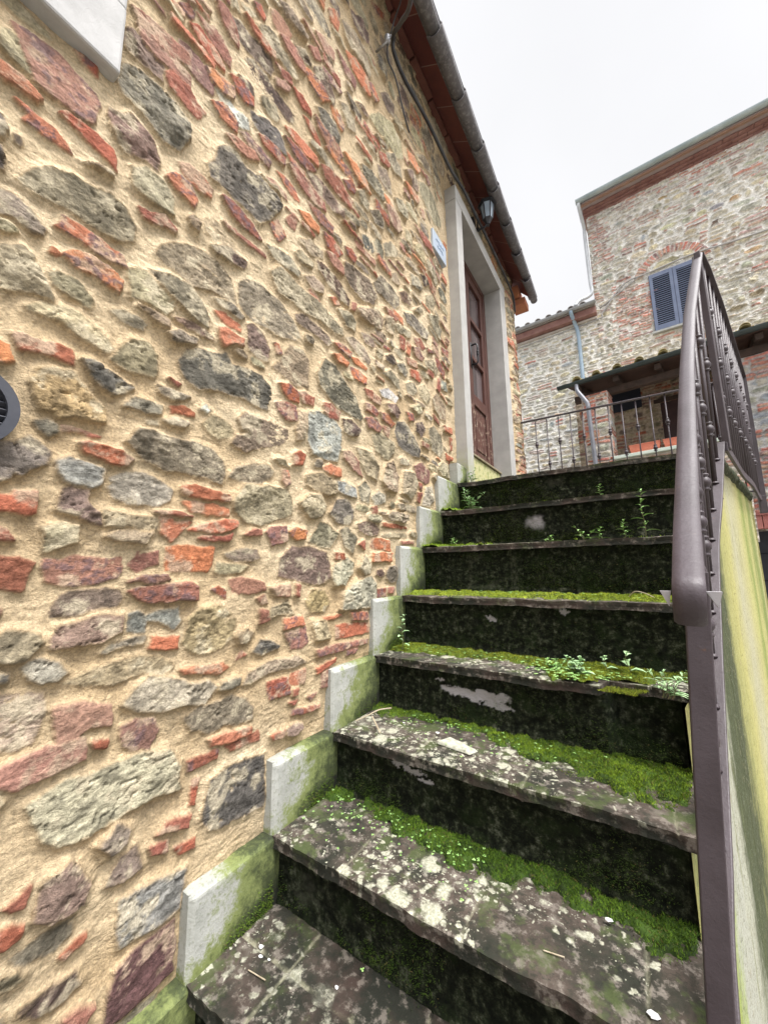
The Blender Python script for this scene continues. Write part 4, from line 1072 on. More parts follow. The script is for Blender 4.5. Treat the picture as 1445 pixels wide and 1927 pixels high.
# side wall (streaked yellow plaster) under the stairs and the landing
def mk_side():
    m=N('streaked_yellow_plaster'); x,y,z=m.xyz()
    g=m.noise(75,6,.85); g2=m.noise(24,6,.8); lo=m.noise(3.0,4,.6,m.coord((1,1,.35))); st=m.noise(26,5,.7,m.coord((1,1,.10)),.3)
    t=m.math('ADD',y,m.math('MULTIPLY',m.math('SUBTRACT',lo,.5),.42)); t=m.math('ADD',t,m.math('MULTIPLY',m.math('SUBTRACT',g2,.5),.16)); t=m.math('ADD',t,m.math('MULTIPLY',m.math('SUBTRACT',st,.5),.22))
    t=m.math('ADD',t,m.math('MULTIPLY',z,.05))
    S=[(.15,(.17,.18,.05)),(.42,(.33,.31,.10)),(.58,(.15,.16,.045)),(.74,(.36,.33,.12)),(.86,(.22,.22,.06)),(.98,(.28,.34,.08)),(1.08,(.37,.37,.31)),(1.20,(.36,.36,.28)),(1.30,(.050,.062,.020)),(1.50,(.045,.055,.018)),(1.64,(.30,.29,.10)),(1.80,(.40,.37,.13)),(2.05,(.39,.37,.24)),(2.30,(.40,.37,.17)),(2.50,(.40,.38,.14)),(2.68,(.20,.24,.05)),(2.85,(.38,.36,.13)),(3.05,(.16,.20,.04)),(3.25,(.38,.36,.16))]
    c=m.ramp(m.math('MULTIPLY',t,1/3.4),[(p/3.4,q) for p,q in S])
    c=m.mix(m.rng(st,.56,.68,0,.55),c,(.15,.16,.05)); c=m.mix(m.rng(g2,.58,.68,0,.45),c,(.30,.24,.14))
    c=m.mix(m.rng(g,.58,.66,0,.55),c,(.42,.41,.34)); c=m.mix(m.rng(g,.46,.36,0,.75),c,(.05,.06,.022))
    m.base(c).rough(.9).bump(m.math('ADD',g,m.math('MULTIPLY',g2,2)),.7,.005); return m.m
M_side=mk_side()
side=thing('stair_side_wall','yellow plaster side wall with green algae streaks under the stairs and landing','wall',(0,0,0))
ny,nz=420,260
yy=np.linspace(-1.0,3.30,ny); tt=np.linspace(0,1,nz)
Yg,Tg=np.meshgrid(yy,tt,indexing='ij')
ztop=np.array([zt(y+.0)-.028 for y in yy])[:,None]
Zg=-.95+(ztop+.95)*Tg
X=xw(Yg)+.004*fbm(Yg*5,Zg*4,4,400)+.0015*fbm(Yg*40,Zg*25,3,401)
V=np.stack([X,Yg,Zg],-1).reshape(-1,3); idx=np.arange(ny*nz).reshape(ny,nz)
F=np.stack([idx[:-1,:-1],idx[1:,:-1],idx[1:,1:],idx[:-1,1:]],-1).reshape(-1,4)
raw_mesh('plaster_face',V,F,M_side,side,None,True)
xe=float(xw(3.30)); MB().box(.04,xe+.001,3.27,3.34,-.95,1.385).build('end_face',M_side,side)
# crumbling mossy landing edge
ny=200; ys=np.linspace(1.66,3.30,ny); V=[];
prof=[(-.05,.0),(.012,.002),(.020,-.012),(.018,-.035),(.008,-.055),(-.02,-.062)]
for i,y in enumerate(ys):
    for j,(dx,dz) in enumerate(prof):
        a=float(fbm(np.array([y*14.]),np.array([j*.7]),4,500)[0]); b=float(fbm(np.array([y*14.]),np.array([j*.7+9]),4,501)[0])
        V.append((float(xw(y))+dx+.010*a,y,1.410+dz+.012*b))
m_=len(prof); F=[(i*m_+j,(i+1)*m_+j,(i+1)*m_+j+1,i*m_+j+1) for i in range(ny-1) for j in range(m_-1)]
M_edge=N('dark_mossy_edge'); _n=M_edge.noise(40,5,.75); M_edge.base(M_edge.ramp(_n,[(.35,(.012,.013,.008)),(.5,(.035,.045,.015)),(.62,(.11,.11,.06)),(.75,(.30,.29,.22))])).rough(.9).bump(_n,.8,.006); M_edge=M_edge.m
raw_mesh('landing_edge',np.array(V),np.array(F),M_edge,side,None,True)

# ------------------------------------------------------------ wrought iron railing
def mk_iron():
    m=N('brown_violet_painted_iron'); g=m.noise(9,4,.6); p=m.noise(240,4,.75)
    c=m.mix(m.rng(g,.35,.65),(.034,.023,.027),(.054,.040,.047)); c=m.mix(m.rng(p,.64,.70,0,.8),c,(.022,.014,.012)); c=m.mix(m.rng(m.noise(22,6,.8),.64,.70,0,.7),c,(.11,.055,.035))
    m.base(c).rough(m.rng(p,.3,.7,.42,.62)).bump(m.math('ADD',p,m.math('MULTIPLY',m.noise(60,3,.6),2)),.3,.0012); m.b.inputs['Specular IOR Level'].default_value=.55; return m.m
M_rail=mk_iron()
rail=thing('iron_railing','brown violet wrought iron railing with ball knuckled bars along the stairs and round the landing','railing',(0,0,0))
HR=[(.967,.171,.869),(.986,.303,.952),(1.013,.465,1.071),(1.065,.746,1.324),(1.112,.989,1.549),(1.174,1.246,1.85),(1.302,1.684,2.373)]
def cap_bar(mb,pts,wd,ht,crown=.35):
    """handrail bar with a slightly crowned top"""
    pts=[Vector(p) for p in pts]; prof=[(-.5,-.5),(.5,-.5),(.5,.15),(.38,.42),(.15,.5),(-.15,.5),(-.38,.42),(-.5,.15)]; n=len(prof); vs=[];fs=[]
    for i,p in enumerate(pts):
        t=(pts[min(i+1,len(pts)-1)]-pts[max(i-1,0)]).normalized(); s=t.cross(Vector((0,0,1)))
        if s.length<.2: s=cap_bar.last
        s=s.normalized(); cap_bar.last=s; u=s.cross(t).normalized()
        for a,b in prof: vs.append(p+s*a*wd+u*b*ht)
    for i in range(len(pts)-1):
        for k in range(n): fs.append((i*n+k,i*n+(k+1)%n,(i+1)*n+(k+1)%n,(i+1)*n+k))
    fs.append(tuple(range(n-1,-1,-1))); fs.append(tuple((len(pts)-1)*n+k for k in range(n))); return mb.add(vs,fs)
low=[(.9655,.186,.818),(.9650,.175,.828),(.9648,.167,.842),(.9655,.166,.856)]
pts=smooth_path(low+HR[:1],3)[:-1]+smooth_path(HR[:-1],8)+[HR[-1]]
# keep a vertical side vector at the rolled lower end
def rail_bar(pts,wd,ht):
    pts=[Vector(p) for p in pts]; prof=[(-.5,-.5),(.5,-.5),(.5,.15),(.38,.42),(.15,.5),(-.15,.5),(-.38,.42),(-.5,.15)]; n=len(prof); vs=[];fs=[]
    for i,p in enumerate(pts):
        t=(pts[min(i+1,len(pts)-1)]-pts[max(i-1,0)]).normalized(); h=Vector((t.x,t.y,0))
        base=Vector((1,-.13,0)) if p.y<.5 else Vector((1,-.27,0))
        s=(base-t*base.dot(t)).normalized(); u=s.cross(t).normalized()
        for a,b in prof: vs.append(p+s*a*wd+u*b*ht)
    for i in range(len(pts)-1):
        for k in range(n): fs.append((i*n+k,i*n+(k+1)%n,(i+1)*n+(k+1)%n,(i+1)*n+k))
    fs.append(tuple(range(n-1,-1,-1))); fs.append(tuple((len(pts)-1)*n+k for k in range(n))); return MB().add(vs,fs)
rail_bar(pts,.037,.016).build('handrail',M_rail,rail,auto=True)
LR=[(1.302,1.684,2.373),(1.345,1.82,2.372),(1.45,2.20,2.37),(1.60,2.78,2.37),(1.765,3.42,2.37)]
M_=MB(); cap_bar(M_,LR,.046,.016); M_.build('handrail',M_rail,rail,auto=True)
M_=MB(); cap_bar(M_,[(1.765,3.42,2.371),(.03,3.42,2.385)],.032,.012); M_.build('handrail',M_rail,rail,auto=True)
BR=[(.905,-.05,-.095),(.960,.327,.244),(.990,.469,.372),(1.037,.695,.575),(1.068,.842,.708),(1.128,1.112,.95),(1.187,1.319,1.137),(1.272,1.636,1.422)]
bp=smooth_path(BR,6); MB().sweep(bp,.030,.012).build('bottom_rail',M_rail,rail,bevel=.002)
BL=[(1.285,1.62,1.40),(1.38,1.99,1.392),(1.47,2.34,1.39),(1.57,2.68,1.388),(1.70,3.20,1.385),(1.745,3.36,1.38)]
MB().sweep(smooth_path(BL,4),.012,.040).build('bottom_rail',M_rail,rail,bevel=.002)
MB().sweep([(1.745,3.37,1.44),(.03,3.42,1.44)],.03,.010).build('bottom_rail',M_rail,rail,bevel=.002)
MB().box(1.735,1.775,3.36,3.40,1.27,1.40).build('end_bracket',M_rail,rail,bevel=.002)
def ipath(P,y):
    P=sorted([tuple(p) for p in P],key=lambda p:p[1]); ys=[p[1] for p in P]
    return tuple(float(np.interp(y,ys,[p[i] for p in P])) for i in range(3))
# posts
MB().add([(x+dx,y,z) for (x,z) in ((.919,.02),(.972,.885)) for (dx,y) in ((0,.285),(.0325,.285),(.0325,.297),(0,.297))],[(3,2,1,0),(4,5,6,7),(0,1,5,4),(1,2,6,5),(2,3,7,6),(3,0,4,7)]).build('post',M_rail,rail,bevel=.002)
Mx=Matrix.Translation((1.298,1.665,0))@Matrix.Rotation(R(-15),4,'Z')
MB().box(-.012,.012,-.030,.030,1.395,2.362,Mx).build('post',M_rail,rail,bevel=.002)
MB().box(1.745,1.785,3.40,3.44,1.385,2.362).build('post',M_rail,rail,bevel=.002)
M_clip=simple('pale_worn_metal',(.38,.36,.38),(.48,.46,.48),30,.5)
for xa,xb in ((.934,.9465),(.985,1.002)):
    MB().add([(xa,.172,.860),(xb,.172,.860),((xa+xb)/2+.003,.178,.838),(xa,.180,.860),(xb,.180,.860),((xa+xb)/2+.003,.186,.838)],[(0,1,2),(5,4,3),(0,3,4,1),(1,4,5,2),(2,5,3,0)]).build('clip',M_clip,rail)
def baluster(bot,top,knots,r=.0075,n=8):
    mb=MB(); b=Vector(bot); t=Vector(top); mb.tube([b,t],r,n)
    for h in knots:
        c=Vector((b.x+(t.x-b.x)*h,b.y+(t.y-b.y)*h,b.z+(t.z-b.z)*h))
        mb.lathe([(-.030,r),(-.028,.0125),(-.023,.0135),(-.019,.009),(-.015,.011),(-.009,.0155),(0,.0175),(.009,.0155),(.015,.011),(.019,.009),(.023,.0135),(.028,.0125),(.030,r)],c,10)
    mb.lathe([(0,.014),(.004,.011),(.008,r)],b,8)
    return mb
FT=[(.998,.476,.379),(1.019,.58,.472),(1.041,.686,.567),(1.062,.79,.661),(1.085,.899,.759),(1.109,1.014,.863),(1.139,1.134,.971),(1.171,1.26,1.084),(1.21,1.39,1.201),(1.245,1.521,1.319)]
hrp=smooth_path(HR[:-1],8)+[Vector(HR[-1])]
for i,(x,y,z) in enumerate(FT):
    tp=ipath(hrp,y+.0); zb=z+.004
    pat=[.5] if i%2 else [.27,.73]
    baluster((x-.012,y,zb),(tp[0]-.0+.002,y,tp[2]-.011),pat).build('baluster',M_rail,rail,smooth=True)
lrp=smooth_path(LR,6); blp=smooth_path(BL,6)
for i in range(15):
    y=1.765+i*.112; tp=ipath(lrp,y); bp_=ipath(blp,y)
    baluster((bp_[0]-.004,y,bp_[2]+.01),(tp[0],y,tp[2]-.008),[.5] if i%2 else [.27,.73],n=7).build('baluster',M_rail,rail,smooth=True)
for i in range(15):
    x=.198+i*.1065
    baluster((x,3.42,1.44),(x,3.42,2.365),[.27,.73] if i%2==0 else [.5],n=7,r=.0055).build('baluster',M_rail,rail,smooth=True)

# ------------------------------------------------------------ distant buildings
FO=np.array([1.833,9.764]); FD=np.array([.9986,-.052]); FNn=np.array([-.052,-.9986])
def fplace(O,Dv,Nn):
    def f(X,Y,o): return np.stack([O[0]+Dv[0]*X+Nn[0]*o,O[1]+Dv[1]*X+Nn[1]*o,Y],-1)
    return f
def F3(u,z,o=0): return (FO[0]+FD[0]*u+FNn[0]*o,FO[1]+FD[1]*u+FNn[1]*o,z)
def bricks(r,u0,u1,v0,v1,kinds='rp',bw=.22,bh=.062,p=1):
    out=[]; v=v0; row=0
    while v<v1:
        u=u0-(row%2)*bw/2
        while u<u1:
            w_=bw*r.uniform(.8,1.1)
            if r.random()<p and u+w_*.5>u0: out.append((kinds[r.integers(len(kinds))],rand_stone(r,u+w_/2,v+bh/2,w_-.02,bh-.016,True)))
            u+=w_
        v+=bh; row+=1
    return out
rf=np.random.default_rng(21)
tall=thing('tall_house','tall pale rubble stone house in the distance with blue shutters and a brick cornice','house',(0,0,0))
sto=[]
cx_,cz_=.435,7.62
for k in range(23):   # relieving arch of bricks
    a0=math.pi*(.06+.88*k/23)+.0; a1=math.pi*(.06+.88*(k+.82)/23)
    sto.append(('r' if k%4 else 'p',[(cx_-.55*math.cos(a0),cz_+.50*math.sin(a0)),(cx_-.74*math.cos(a0),cz_+.68*math.sin(a0)),(cx_-.74*math.cos(a1),cz_+.68*math.sin(a1)),(cx_-.55*math.cos(a1),cz_+.50*math.sin(a1))]))
sto.append(('t',[(.05,7.80),(.5,7.80),(.62,7.9),(.5,8.03),(.2,8.0)])); sto.append(('t',[(.66,7.82),(.9,7.82),(.82,8.0),(.68,8.02)]))
sto+=bricks(rf,-.72,-.06,6.30,7.55,'rrp',p=.85); sto+=bricks(rf,-1.08,-.85,8.6,9.95,'rp',p=.8); sto+=bricks(rf,-1.1,6,9.82,10.05,'prpg',p=.75)
sto+=[('K',[(1.20,8.34),(1.34,8.36),(1.36,8.46),(1.24,8.44)])]
of=Occ(-1.3,-1,6.2,10.4,.02)
for k,P in sto: of.mark(P,.012)
of.mark([(-.05,6.2),(.92,6.2),(.92,7.76),(-.05,7.76)],.02)
WT={'g':.46,'t':.24,'G':.07,'r':.09,'p':.09,'o':.03,'b':.02}
sf_=course_fill(rf,-1.12,6.0,1.0,10.1,(.075,.19),(.13,.44),.034,of,WT); sto+=sf_
for k,P in sf_: of.mark(P,.01)
sto+=course_fill(rf,-1.12,6.0,4.0,10.1,(.05,.08),(.07,.16),.024,of,{'g':.5,'t':.2,'r':.2,'p':.1})
UF=axis_pts([(-1.14,3.2,.015,.015),(3.2,6.0,.05,.05)]); VF=axis_pts([(-1,4.0,.1,.05),(4.0,10.12,.015,.017)])
rubble('wall',UF,VF[VF<10.07],sto,fplace(FO,FD,FNn),(.82,.79,.73),(.84,.82,.77),M_rubfar,tall,light=1.14,depth=(.02,.05),edge=.03,warp=.018,wsc=7,rock=.018,rsc=7,seed=31,mort_rel=.012)
def fbox(mb,u0,u1,z0,z1,o0,o1):
    A=[F3(u,z,o) for z in (z0,z1) for o in (o0,o1) for u in (u0,u1)]
    return mb.add(A,[(0,2,3,1),(4,5,7,6),(0,1,5,4),(2,6,7,3),(0,4,6,2),(1,3,7,5)])
M_corn=simple('cornice_brick',(.22,.105,.09),(.32,.18,.155),5,.85,30,.5,.01)
mb=MB(); u=-1.16; rr=random.Random(5)
for j,(z0,z1,o) in enumerate(((10.035,10.082,.05),(10.086,10.130,.11),(10.134,10.175,.19))):
    u=-1.18-(j%2)*.1
    while u<6: fbox(mb,u,u+.245,z0,z1,-.1,o+rr.uniform(-.008,.008)); u+=.252
mb.build('cornice',M_corn,tall,bevel=.006)
mb=MB(); fbox(mb,-1.22,6.1,10.178,10.20,-.1,.40); mb.build('eave_board',simple('eave_underside',(.30,.24,.24),(.36,.29,.28),4,.8),tall)
M_zinc=simple('weathered_zinc',(.30,.36,.37),(.42,.48,.49),3,.5,40,.2,.004,.3)
def half_gutter(mb,P0,P1,r=.075,n=10,th=.008):
    coppo(mb,P0,P1,r,r,True,th,n)
mb=MB(); half_gutter(mb,F3(-1.30,10.27,.45),F3(6.1,10.27,.45),.080); mb.add([F3(-1.30,10.27-.080*math.sin(math.pi*k/10),.45+.080*math.cos(math.pi*k/10)) for k in range(11)],[tuple(range(11))]); mb.build('gutter',M_zinc,tall,smooth=False)
mb=MB(); fbox(mb,-1.25,6.1,10.22,10.25,-.2,.40); 
A=[F3(-1.25,10.26,.38),F3(6.1,10.26,.38),F3(6.1,11.9,-4),F3(-1.25,11.9,-4)]; B=[(x,y,z-.12) for x,y,z in A]
mb.add(A+B,[(0,1,2,3),(7,6,5,4),(0,4,5,1),(1,5,6,2),(2,6,7,3),(3,7,4,0)]); mb.build('roof',mk_coppi('far_roof_tile',(.30,.16,.11),(.36,.22,.16),(.3,.28,.22)),tall)
mb=MB(); A=[F3(u,z,o) for z in (-.95,10.1) for o in (-6,-.08) for u in (-1.13,6.05)]
mb.add(A,[(0,2,3,1),(4,5,7,6),(0,1,5,4),(2,6,7,3),(0,4,6,2),(1,3,7,5)]); mb.build('inner_wall',M_plainstone,tall)
M_pipe=simple('grey_white_pipe',(.44,.46,.48),(.56,.58,.60),4,.45,40,.15,.003,.2)
MB().tube(smooth_path([F3(-1.24,10.22,.44),F3(-1.24,10.08,.42),F3(-1.20,9.75,.10),F3(-1.205,9.5,.08),F3(-1.19,8.2,.08),F3(-1.17,7.86,.09),F3(-1.26,7.74,.12),F3(-1.46,7.66,.2),F3(-1.56,7.5,.3)],5),.042,10).build('downpipe',M_pipe,tall,smooth=True)
mb=MB(); 
for u in (-.02,1.6): pass
M_wire=simple('far_grey_cable',(.36,.35,.35),(.44,.43,.43),4,.7)
MB().tube(smooth_path([F3(-3.2,7.03,.05),F3(-1.2,7.07,.05),F3(-1.0,7.2,.05),F3(-.6,7.68,.05),F3(-.35,7.80,.05),F3(0,7.80,.05),F3(.9,7.84,.05),F3(2.0,7.74,.05),F3(6,7.62,.05)],5),.018,8).tube(smooth_path([F3(-1.05,7.35,.045),F3(-.45,7.66,.045),F3(-.2,7.79,.045)],5),.014,8).build('wall_cable',M_wire,tall,smooth=True)
# shutters
M_shut=simple('blue_grey_shutter_paint',(.115,.145,.235),(.155,.19,.29),5,.6,60,.2,.002); M_dark=simple('dark_gap',(.01,.012,.02),(.015,.018,.03))
mb=MB(); fbox(mb,-.005,.895,6.27,7.72,-.02,.028); mb.build('window_back',M_dark,tall)
for a in (0.0,.4475):
    mb=MB(); b=a+.442
    fbox(mb,a,a+.065,6.28,7.71,.03,.07); fbox(mb,b-.065,b,6.28,7.71,.03,.07)
    fbox(mb,a+.0652,b-.0652,6.28,6.40,.03,.069); fbox(mb,a+.0652,b-.0652,7.61,7.71,.03,.069)
    sh=mb.build('shutter',M_shut,tall,bevel=.004)
    mb=MB(); z=6.425
    while z<7.60:
        P=[F3(u_,z_,o) for (z_,o) in ((z,.068),(z+.012,.068),(z+.040,.034),(z+.028,.034)) for u_ in (a+.066,b-.066)]
        mb.add(P,[(0,1,3,2),(2,3,5,4),(4,5,7,6),(6,7,1,0),(0,2,4,6),(1,7,5,3)]); z+=.052
    mb.build('slats',M_shut,sh)
mb=MB(); fbox(mb,-.06,.95,6.21,6.262,-.01,.10); mb.build('window_sill',simple('grey_stone_sill',(.33,.34,.33),(.42,.43,.42),5,.85),tall,bevel=.005)
# low wing to the left
low_=thing('low_house','lower pale rubble stone wing with a zinc gutter, left of the tall distant house','house',(0,0,0))
sto=course_fill(rf,-5.0,-1.16,2.0,7.25,(.07,.17),(.12,.40),.034,None,{'g':.5,'t':.34,'r':.04,'p':.04,'o':.06,'b':.02})
UF=axis_pts([(-5.0,-3.4,.05,.05),(-3.4,-1.13,.015,.015)]); VF=axis_pts([(-1,2.6,.1,.05),(2.6,7.15,.015,.015)])
FO2=FO+FNn*.03
rubble('wall',UF,VF,sto,fplace(FO2,FD,FNn),(.80,.78,.72),(.84,.82,.78),M_rubfar,low_,light=1.14,depth=(.02,.045),edge=.03,warp=.018,wsc=7,rock=.018,rsc=7,seed=41,mort_rel=.012)
mb=MB(); fbox(mb,-5,-1.125,7.10,7.15,0,.10); mb.build('string_course',simple('pale_band',(.5,.46,.42),(.58,.54,.5),5,.85),low_)
mb=MB(); fbox(mb,-5,-1.12,7.17,7.345,0,.24); mb.build('cornice',M_corn,low_,bevel=.006)
mb=MB(); half_gutter(mb,F3(-5,7.43,.34),F3(-1.10,7.42,.34),.060); mb.build('gutter',simple('dull_zinc',(.26,.27,.28),(.34,.35,.36),4,.5),low_)
mb=MB(); A=[F3(-5,7.41,.28),F3(-1.12,7.41,.28),F3(-1.12,8.5,-4),F3(-5,8.5,-4)]; B=[(x,y,z-.06) for x,y,z in A]
mb.add(A+B,[(0,1,2,3),(7,6,5,4),(0,4,5,1),(1,5,6,2),(2,6,7,3),(3,7,4,0)]); 
for q in range(14):
    u=-4.9+q*.27; coppo(mb,F3(u,7.43,.34),F3(u,7.85,-1.5),.085,.085)
mb.build('roof',mk_coppi('pale_far_tile',(.34,.30,.28),(.42,.38,.36),(.5,.48,.45)),low_)
M_bluepipe=simple('pale_blue_pipe',(.26,.36,.46),(.34,.44,.54),3,.45,40,.15,.003)
MB().tube(smooth_path([F3(-1.66,7.38,.34),F3(-1.66,7.30,.32),F3(-1.62,7.12,.12),F3(-1.585,6.95,.09),F3(-1.57,6.6,.09),F3(-1.57,4.6,.09)],5),.045,10).build('downpipe',M_bluepipe,low_,smooth=True)
A=[F3(u,z,o) for z in (-.95,7.35) for o in (-5,-.02) for u in (-5,-1.15)]
MB().add(A,[(0,2,3,1),(4,5,7,6),(0,1,5,4),(2,6,7,3),(0,4,6,2),(1,3,7,5)]).build('inner_wall',M_plainstone,low_)

# porch with lean-to roof
PO=np.array([-.029,7.21]); PD=np.array([.990,-.141]); PN=np.array([-.141,-.990])
def P3(u,z,o=0): return (PO[0]+PD[0]*u+PN[0]*o,PO[1]+PD[1]*u+PN[1]*o,z)
def pbox(mb,u0,u1,z0,z1,o0,o1):
    A=[P3(u,z,o) for z in (z0,z1) for o in (o0,o1) for u in (u0,u1)]
    return mb.add(A,[(0,2,3,1),(4,5,7,6),(0,1,5,4),(2,6,7,3),(0,4,6,2),(1,3,7,5)])
porch=thing('porch','brick and stone porch with dark gutter and lean-to tiled roof before the tall house','porch',(0,0,0))
M_dgut=simple('dark_green_black_gutter',(.022,.034,.034),(.04,.055,.053),4,.4,60,.15,.002)
mb=MB(); half_gutter(mb,P3(0,4.37,.0),P3(5.5,4.37,.0),.062); mb.add([P3(0,4.37-.062*math.sin(math.pi*k/10),.062*math.cos(math.pi*k/10)) for k in range(11)],[tuple(range(11))]); mb.build('gutter',M_dgut,porch)
M_pt=mk_coppi('mossy_yellow_tile',(.42,.34,.13),(.22,.17,.10),(.52,.46,.20))
mb=MB()
for q in range(16):
    u=.34+q*.335
    coppo(mb,P3(u,4.385,-.02),P3(u,4.98,-2.45),.080,.076); coppo(mb,P3(u+.005,4.425,-.005),P3(u,4.5,-.4),.066,.06)
    coppo(mb,P3(u+.167,4.43,-.03),P3(u+.167,5.0,-2.45),.08,.075,True)
mb.build('roof_tiles',M_pt,porch,smooth=True)
M_timb=simple('dark_brown_timber',(.035,.022,.016),(.07,.042,.03),8,.8,60,.4,.004)
M_pia=simple('dark_terracotta_boards',(.06,.032,.024),(.09,.048,.035),6,.85)
mb=MB(); A=[P3(.18,4.345,-.03),P3(5.5,4.345,-.03),P3(5.5,4.93,-2.45),P3(.18,4.93,-2.45)]; B=[(x,y,z-.035) for x,y,z in A]
mb.add(A+B,[(0,1,2,3),(7,6,5,4),(0,4,5,1),(1,5,6,2),(2,6,7,3),(3,7,4,0)]); mb.build('roof_boards',M_pia,porch)
mb=MB()
for q in range(9):
    u=.30+q*.62; A=[P3(a,z,o) for a in (u,u+.09) for (z,o) in ((4.305,-.08),(4.205,-.08),(4.79,-2.45),(4.89,-2.45))]
    mb.add(A,[(0,1,2,3),(7,6,5,4),(0,4,5,1),(1,5,6,2),(2,6,7,3),(3,7,4,0)])
mb.build('rafters',M_timb,porch,bevel=.006)
mb=MB(); pbox(mb,.22,5.4,4.075,4.20,-.40,-.27); mb.build('beam',M_timb,porch,bevel=.01)
def pplace(o0): 
    def f(X,Y,o): return np.stack([PO[0]+PD[0]*X+PN[0]*(o+o0),PO[1]+PD[1]*X+PN[1]*(o+o0),Y],-1)
    return f
# pier: four faces of brick and stone courses
r9=np.random.default_rng(5)
def pier_face(name,place,wd,z0,z1,seed,kinds=None):
    sto=[]; z=z0; i=0
    while z<z1:
        if i%3==2 or z>z1-.3:
            h=.062
            for rpt in range(2):
                u=0
                while u<wd-.02:
                    w_=min(r9.uniform(.12,.24),wd-u); sto.append(('R' if r9.random()<.6 else 'r',rand_stone(r9,u+w_/2,z+h/2,w_-.012,h-.012,True))); u+=w_
                z+=h+.004
        else:
            h=r9.uniform(.11,.15); u=0
            while u<wd-.03:
                w_=min(r9.uniform(.14,.26),wd-u); k='g' if r9.random()<.6 else ('b' if r9.random()<.4 else 'r'); sto.append((k,rand_stone(r9,u+w_/2,z+h/2,w_-.014,h-.014,k=='r'))); u+=w_
            z+=h
        i+=1
    rubble(name,np.arange(0,wd+.001,.012),np.arange(z0,z1,.012),sto,place,(.52,.48,.43),(.60,.56,.51),M_rubfar,porch,depth=(.008,.02),edge=.014,warp=.006,wsc=12,rock=.008,rsc=12,seed=seed,mort_rel=.004)
pier_face('pier',lambda X,Y,o:np.stack([PO[0]+PD[0]*(X+.40)+PN[0]*(o-.02),PO[1]+PD[1]*(X+.40)+PN[1]*(o-.02),Y],-1),.42,1.6,4.06,51)
pier_face('pier_side',lambda X,Y,o:np.stack([PO[0]+PD[0]*(.40-o)+PN[0]*(X-.44),PO[1]+PD[1]*(.40-o)+PN[1]*(X-.44),Y],-1),.42,1.6,4.06,52)
pier_face('pier_side',lambda X,Y,o:np.stack([PO[0]+PD[0]*(.82+o)+PN[0]*(-.02-X),PO[1]+PD[1]*(.82+o)+PN[1]*(-.02-X),Y],-1),.42,2.6,4.06,53)
# back wall of the porch
sto=course_fill(rf,.0,4.6,2.7,4.9,(.07,.13),(.12,.30),.02,None,{'G':.28,'T':.2,'P':.16,'R':.2,'M':.1})
rubble('back_wall',np.arange(-.1,4.6,.02),np.arange(2.6,4.95,.02),sto,pplace(-1.7),(.40,.32,.24),(.45,.37,.28),M_rubfar,porch,depth=(.01,.03),edge=.02,warp=.01,wsc=9,rock=.012,rsc=9,seed=61,mort_rel=.008,hole=lambda x,y:((x>1.47)&(x<2.3)&(y<4.16)))
mb=MB(); pbox(mb,1.46,2.31,2.7,4.17,-1.78,-1.73); pdoor=mb.build('door',simple('dark_plum_door',(.045,.022,.022),(.07,.035,.032),6,.6),porch)
mb=MB(); pbox(mb,.62,1.16,4.18,4.60,-1.72,-1.66); mb.build('window',M_dark,porch)
mb=MB(); pbox(mb,1.36,2.40,4.17,4.25,-1.76,-1.66); mb.build('door_lintel',M_timb,porch)
# parapet with pale ledge
sto=course_fill(rf,.85,2.45,1.2,2.72,(.08,.14),(.14,.34),.02,None,{'g':.5,'b':.1,'r':.2,'t':.2})
rubble('parapet',np.arange(.82,2.5,.02),np.arange(1.2,2.74,.02),sto,pplace(-.05),(.55,.5,.44),(.6,.56,.5),M_rubfar,porch,depth=(.01,.03),edge=.02,warp=.01,wsc=9,rock=.012,rsc=9,seed=62)
mb=MB(); pbox(mb,.825,2.50,2.745,2.80,-.34,.02); mb.build('ledge',simple('pale_green_ledge',(.52,.60,.53),(.62,.68,.60),6,.8),porch,bevel=.006)
mb=MB(); pbox(mb,-.0,2.38,1.15,2.70,-1.9,-.36); mb.build('floor_slab',M_plainstone,porch)
# right hand pier / wall with mixed brick and stone, then brick lintel and garage
sto=[]; z=1.62; i=0; rz_=np.random.default_rng(8)
while z<4.05:
    h=rz_.uniform(.10,.17) if rz_.random()<.62 else .065; u=2.42
    while u<5.4:
        w_=rz_.uniform(.16,.34); 
        k=('r' if rz_.random()<.75 else 'p') if h<.07 else ('b' if rz_.random()<.45 else ('g' if rz_.random()<.6 else 'r'))
        if h>=.1 and k=='r':
            for q in (0,1): sto.append(('r',rand_stone(rz_,u+w_/2,z+h*(.25+.5*q),w_-.02,h/2-.014,True)))
        else: sto.append((k,rand_stone(rz_,u+w_/2,z+h/2,w_-.02,h-.016,k in 'rp')))
        u+=w_
    z+=h
rubble('side_wall',np.arange(2.42,5.4,.015),np.arange(1.62,4.10,.015),sto,pplace(-.30),(.50,.49,.48),(.58,.57,.55),M_rubfar,porch,depth=(.012,.035),edge=.02,warp=.012,wsc=9,rock=.014,rsc=9,seed=63)
mb=MB(); u=2.42
while u<5.3: pbox(mb,u,u+.062,1.40,1.60,-.40,-.265); u+=.070
mb.build('brick_lintel',simple('red_lintel_brick',(.36,.11,.10),(.46,.19,.16),9,.85),porch,bevel=.004)
mb=MB(); pbox(mb,2.40,5.4,1.601,1.625,-.42,-.25); mb.build('lintel_cap',simple('red_tile_cap',(.28,.09,.08),(.36,.14,.12),9,.85),porch)
mb=MB(); pbox(mb,2.3,5.4,-.95,1.40,-.95,-.90); gar=mb.build('garage_door',simple('dark_slate_door',(.022,.024,.035),(.035,.038,.055),5,.6),porch)
mb=MB()
for z in (.2,.62,1.04): pbox(mb,2.3,5.4,z,z+.02,-.90,-.885)
mb.build('door_joint',M_dark,gar)
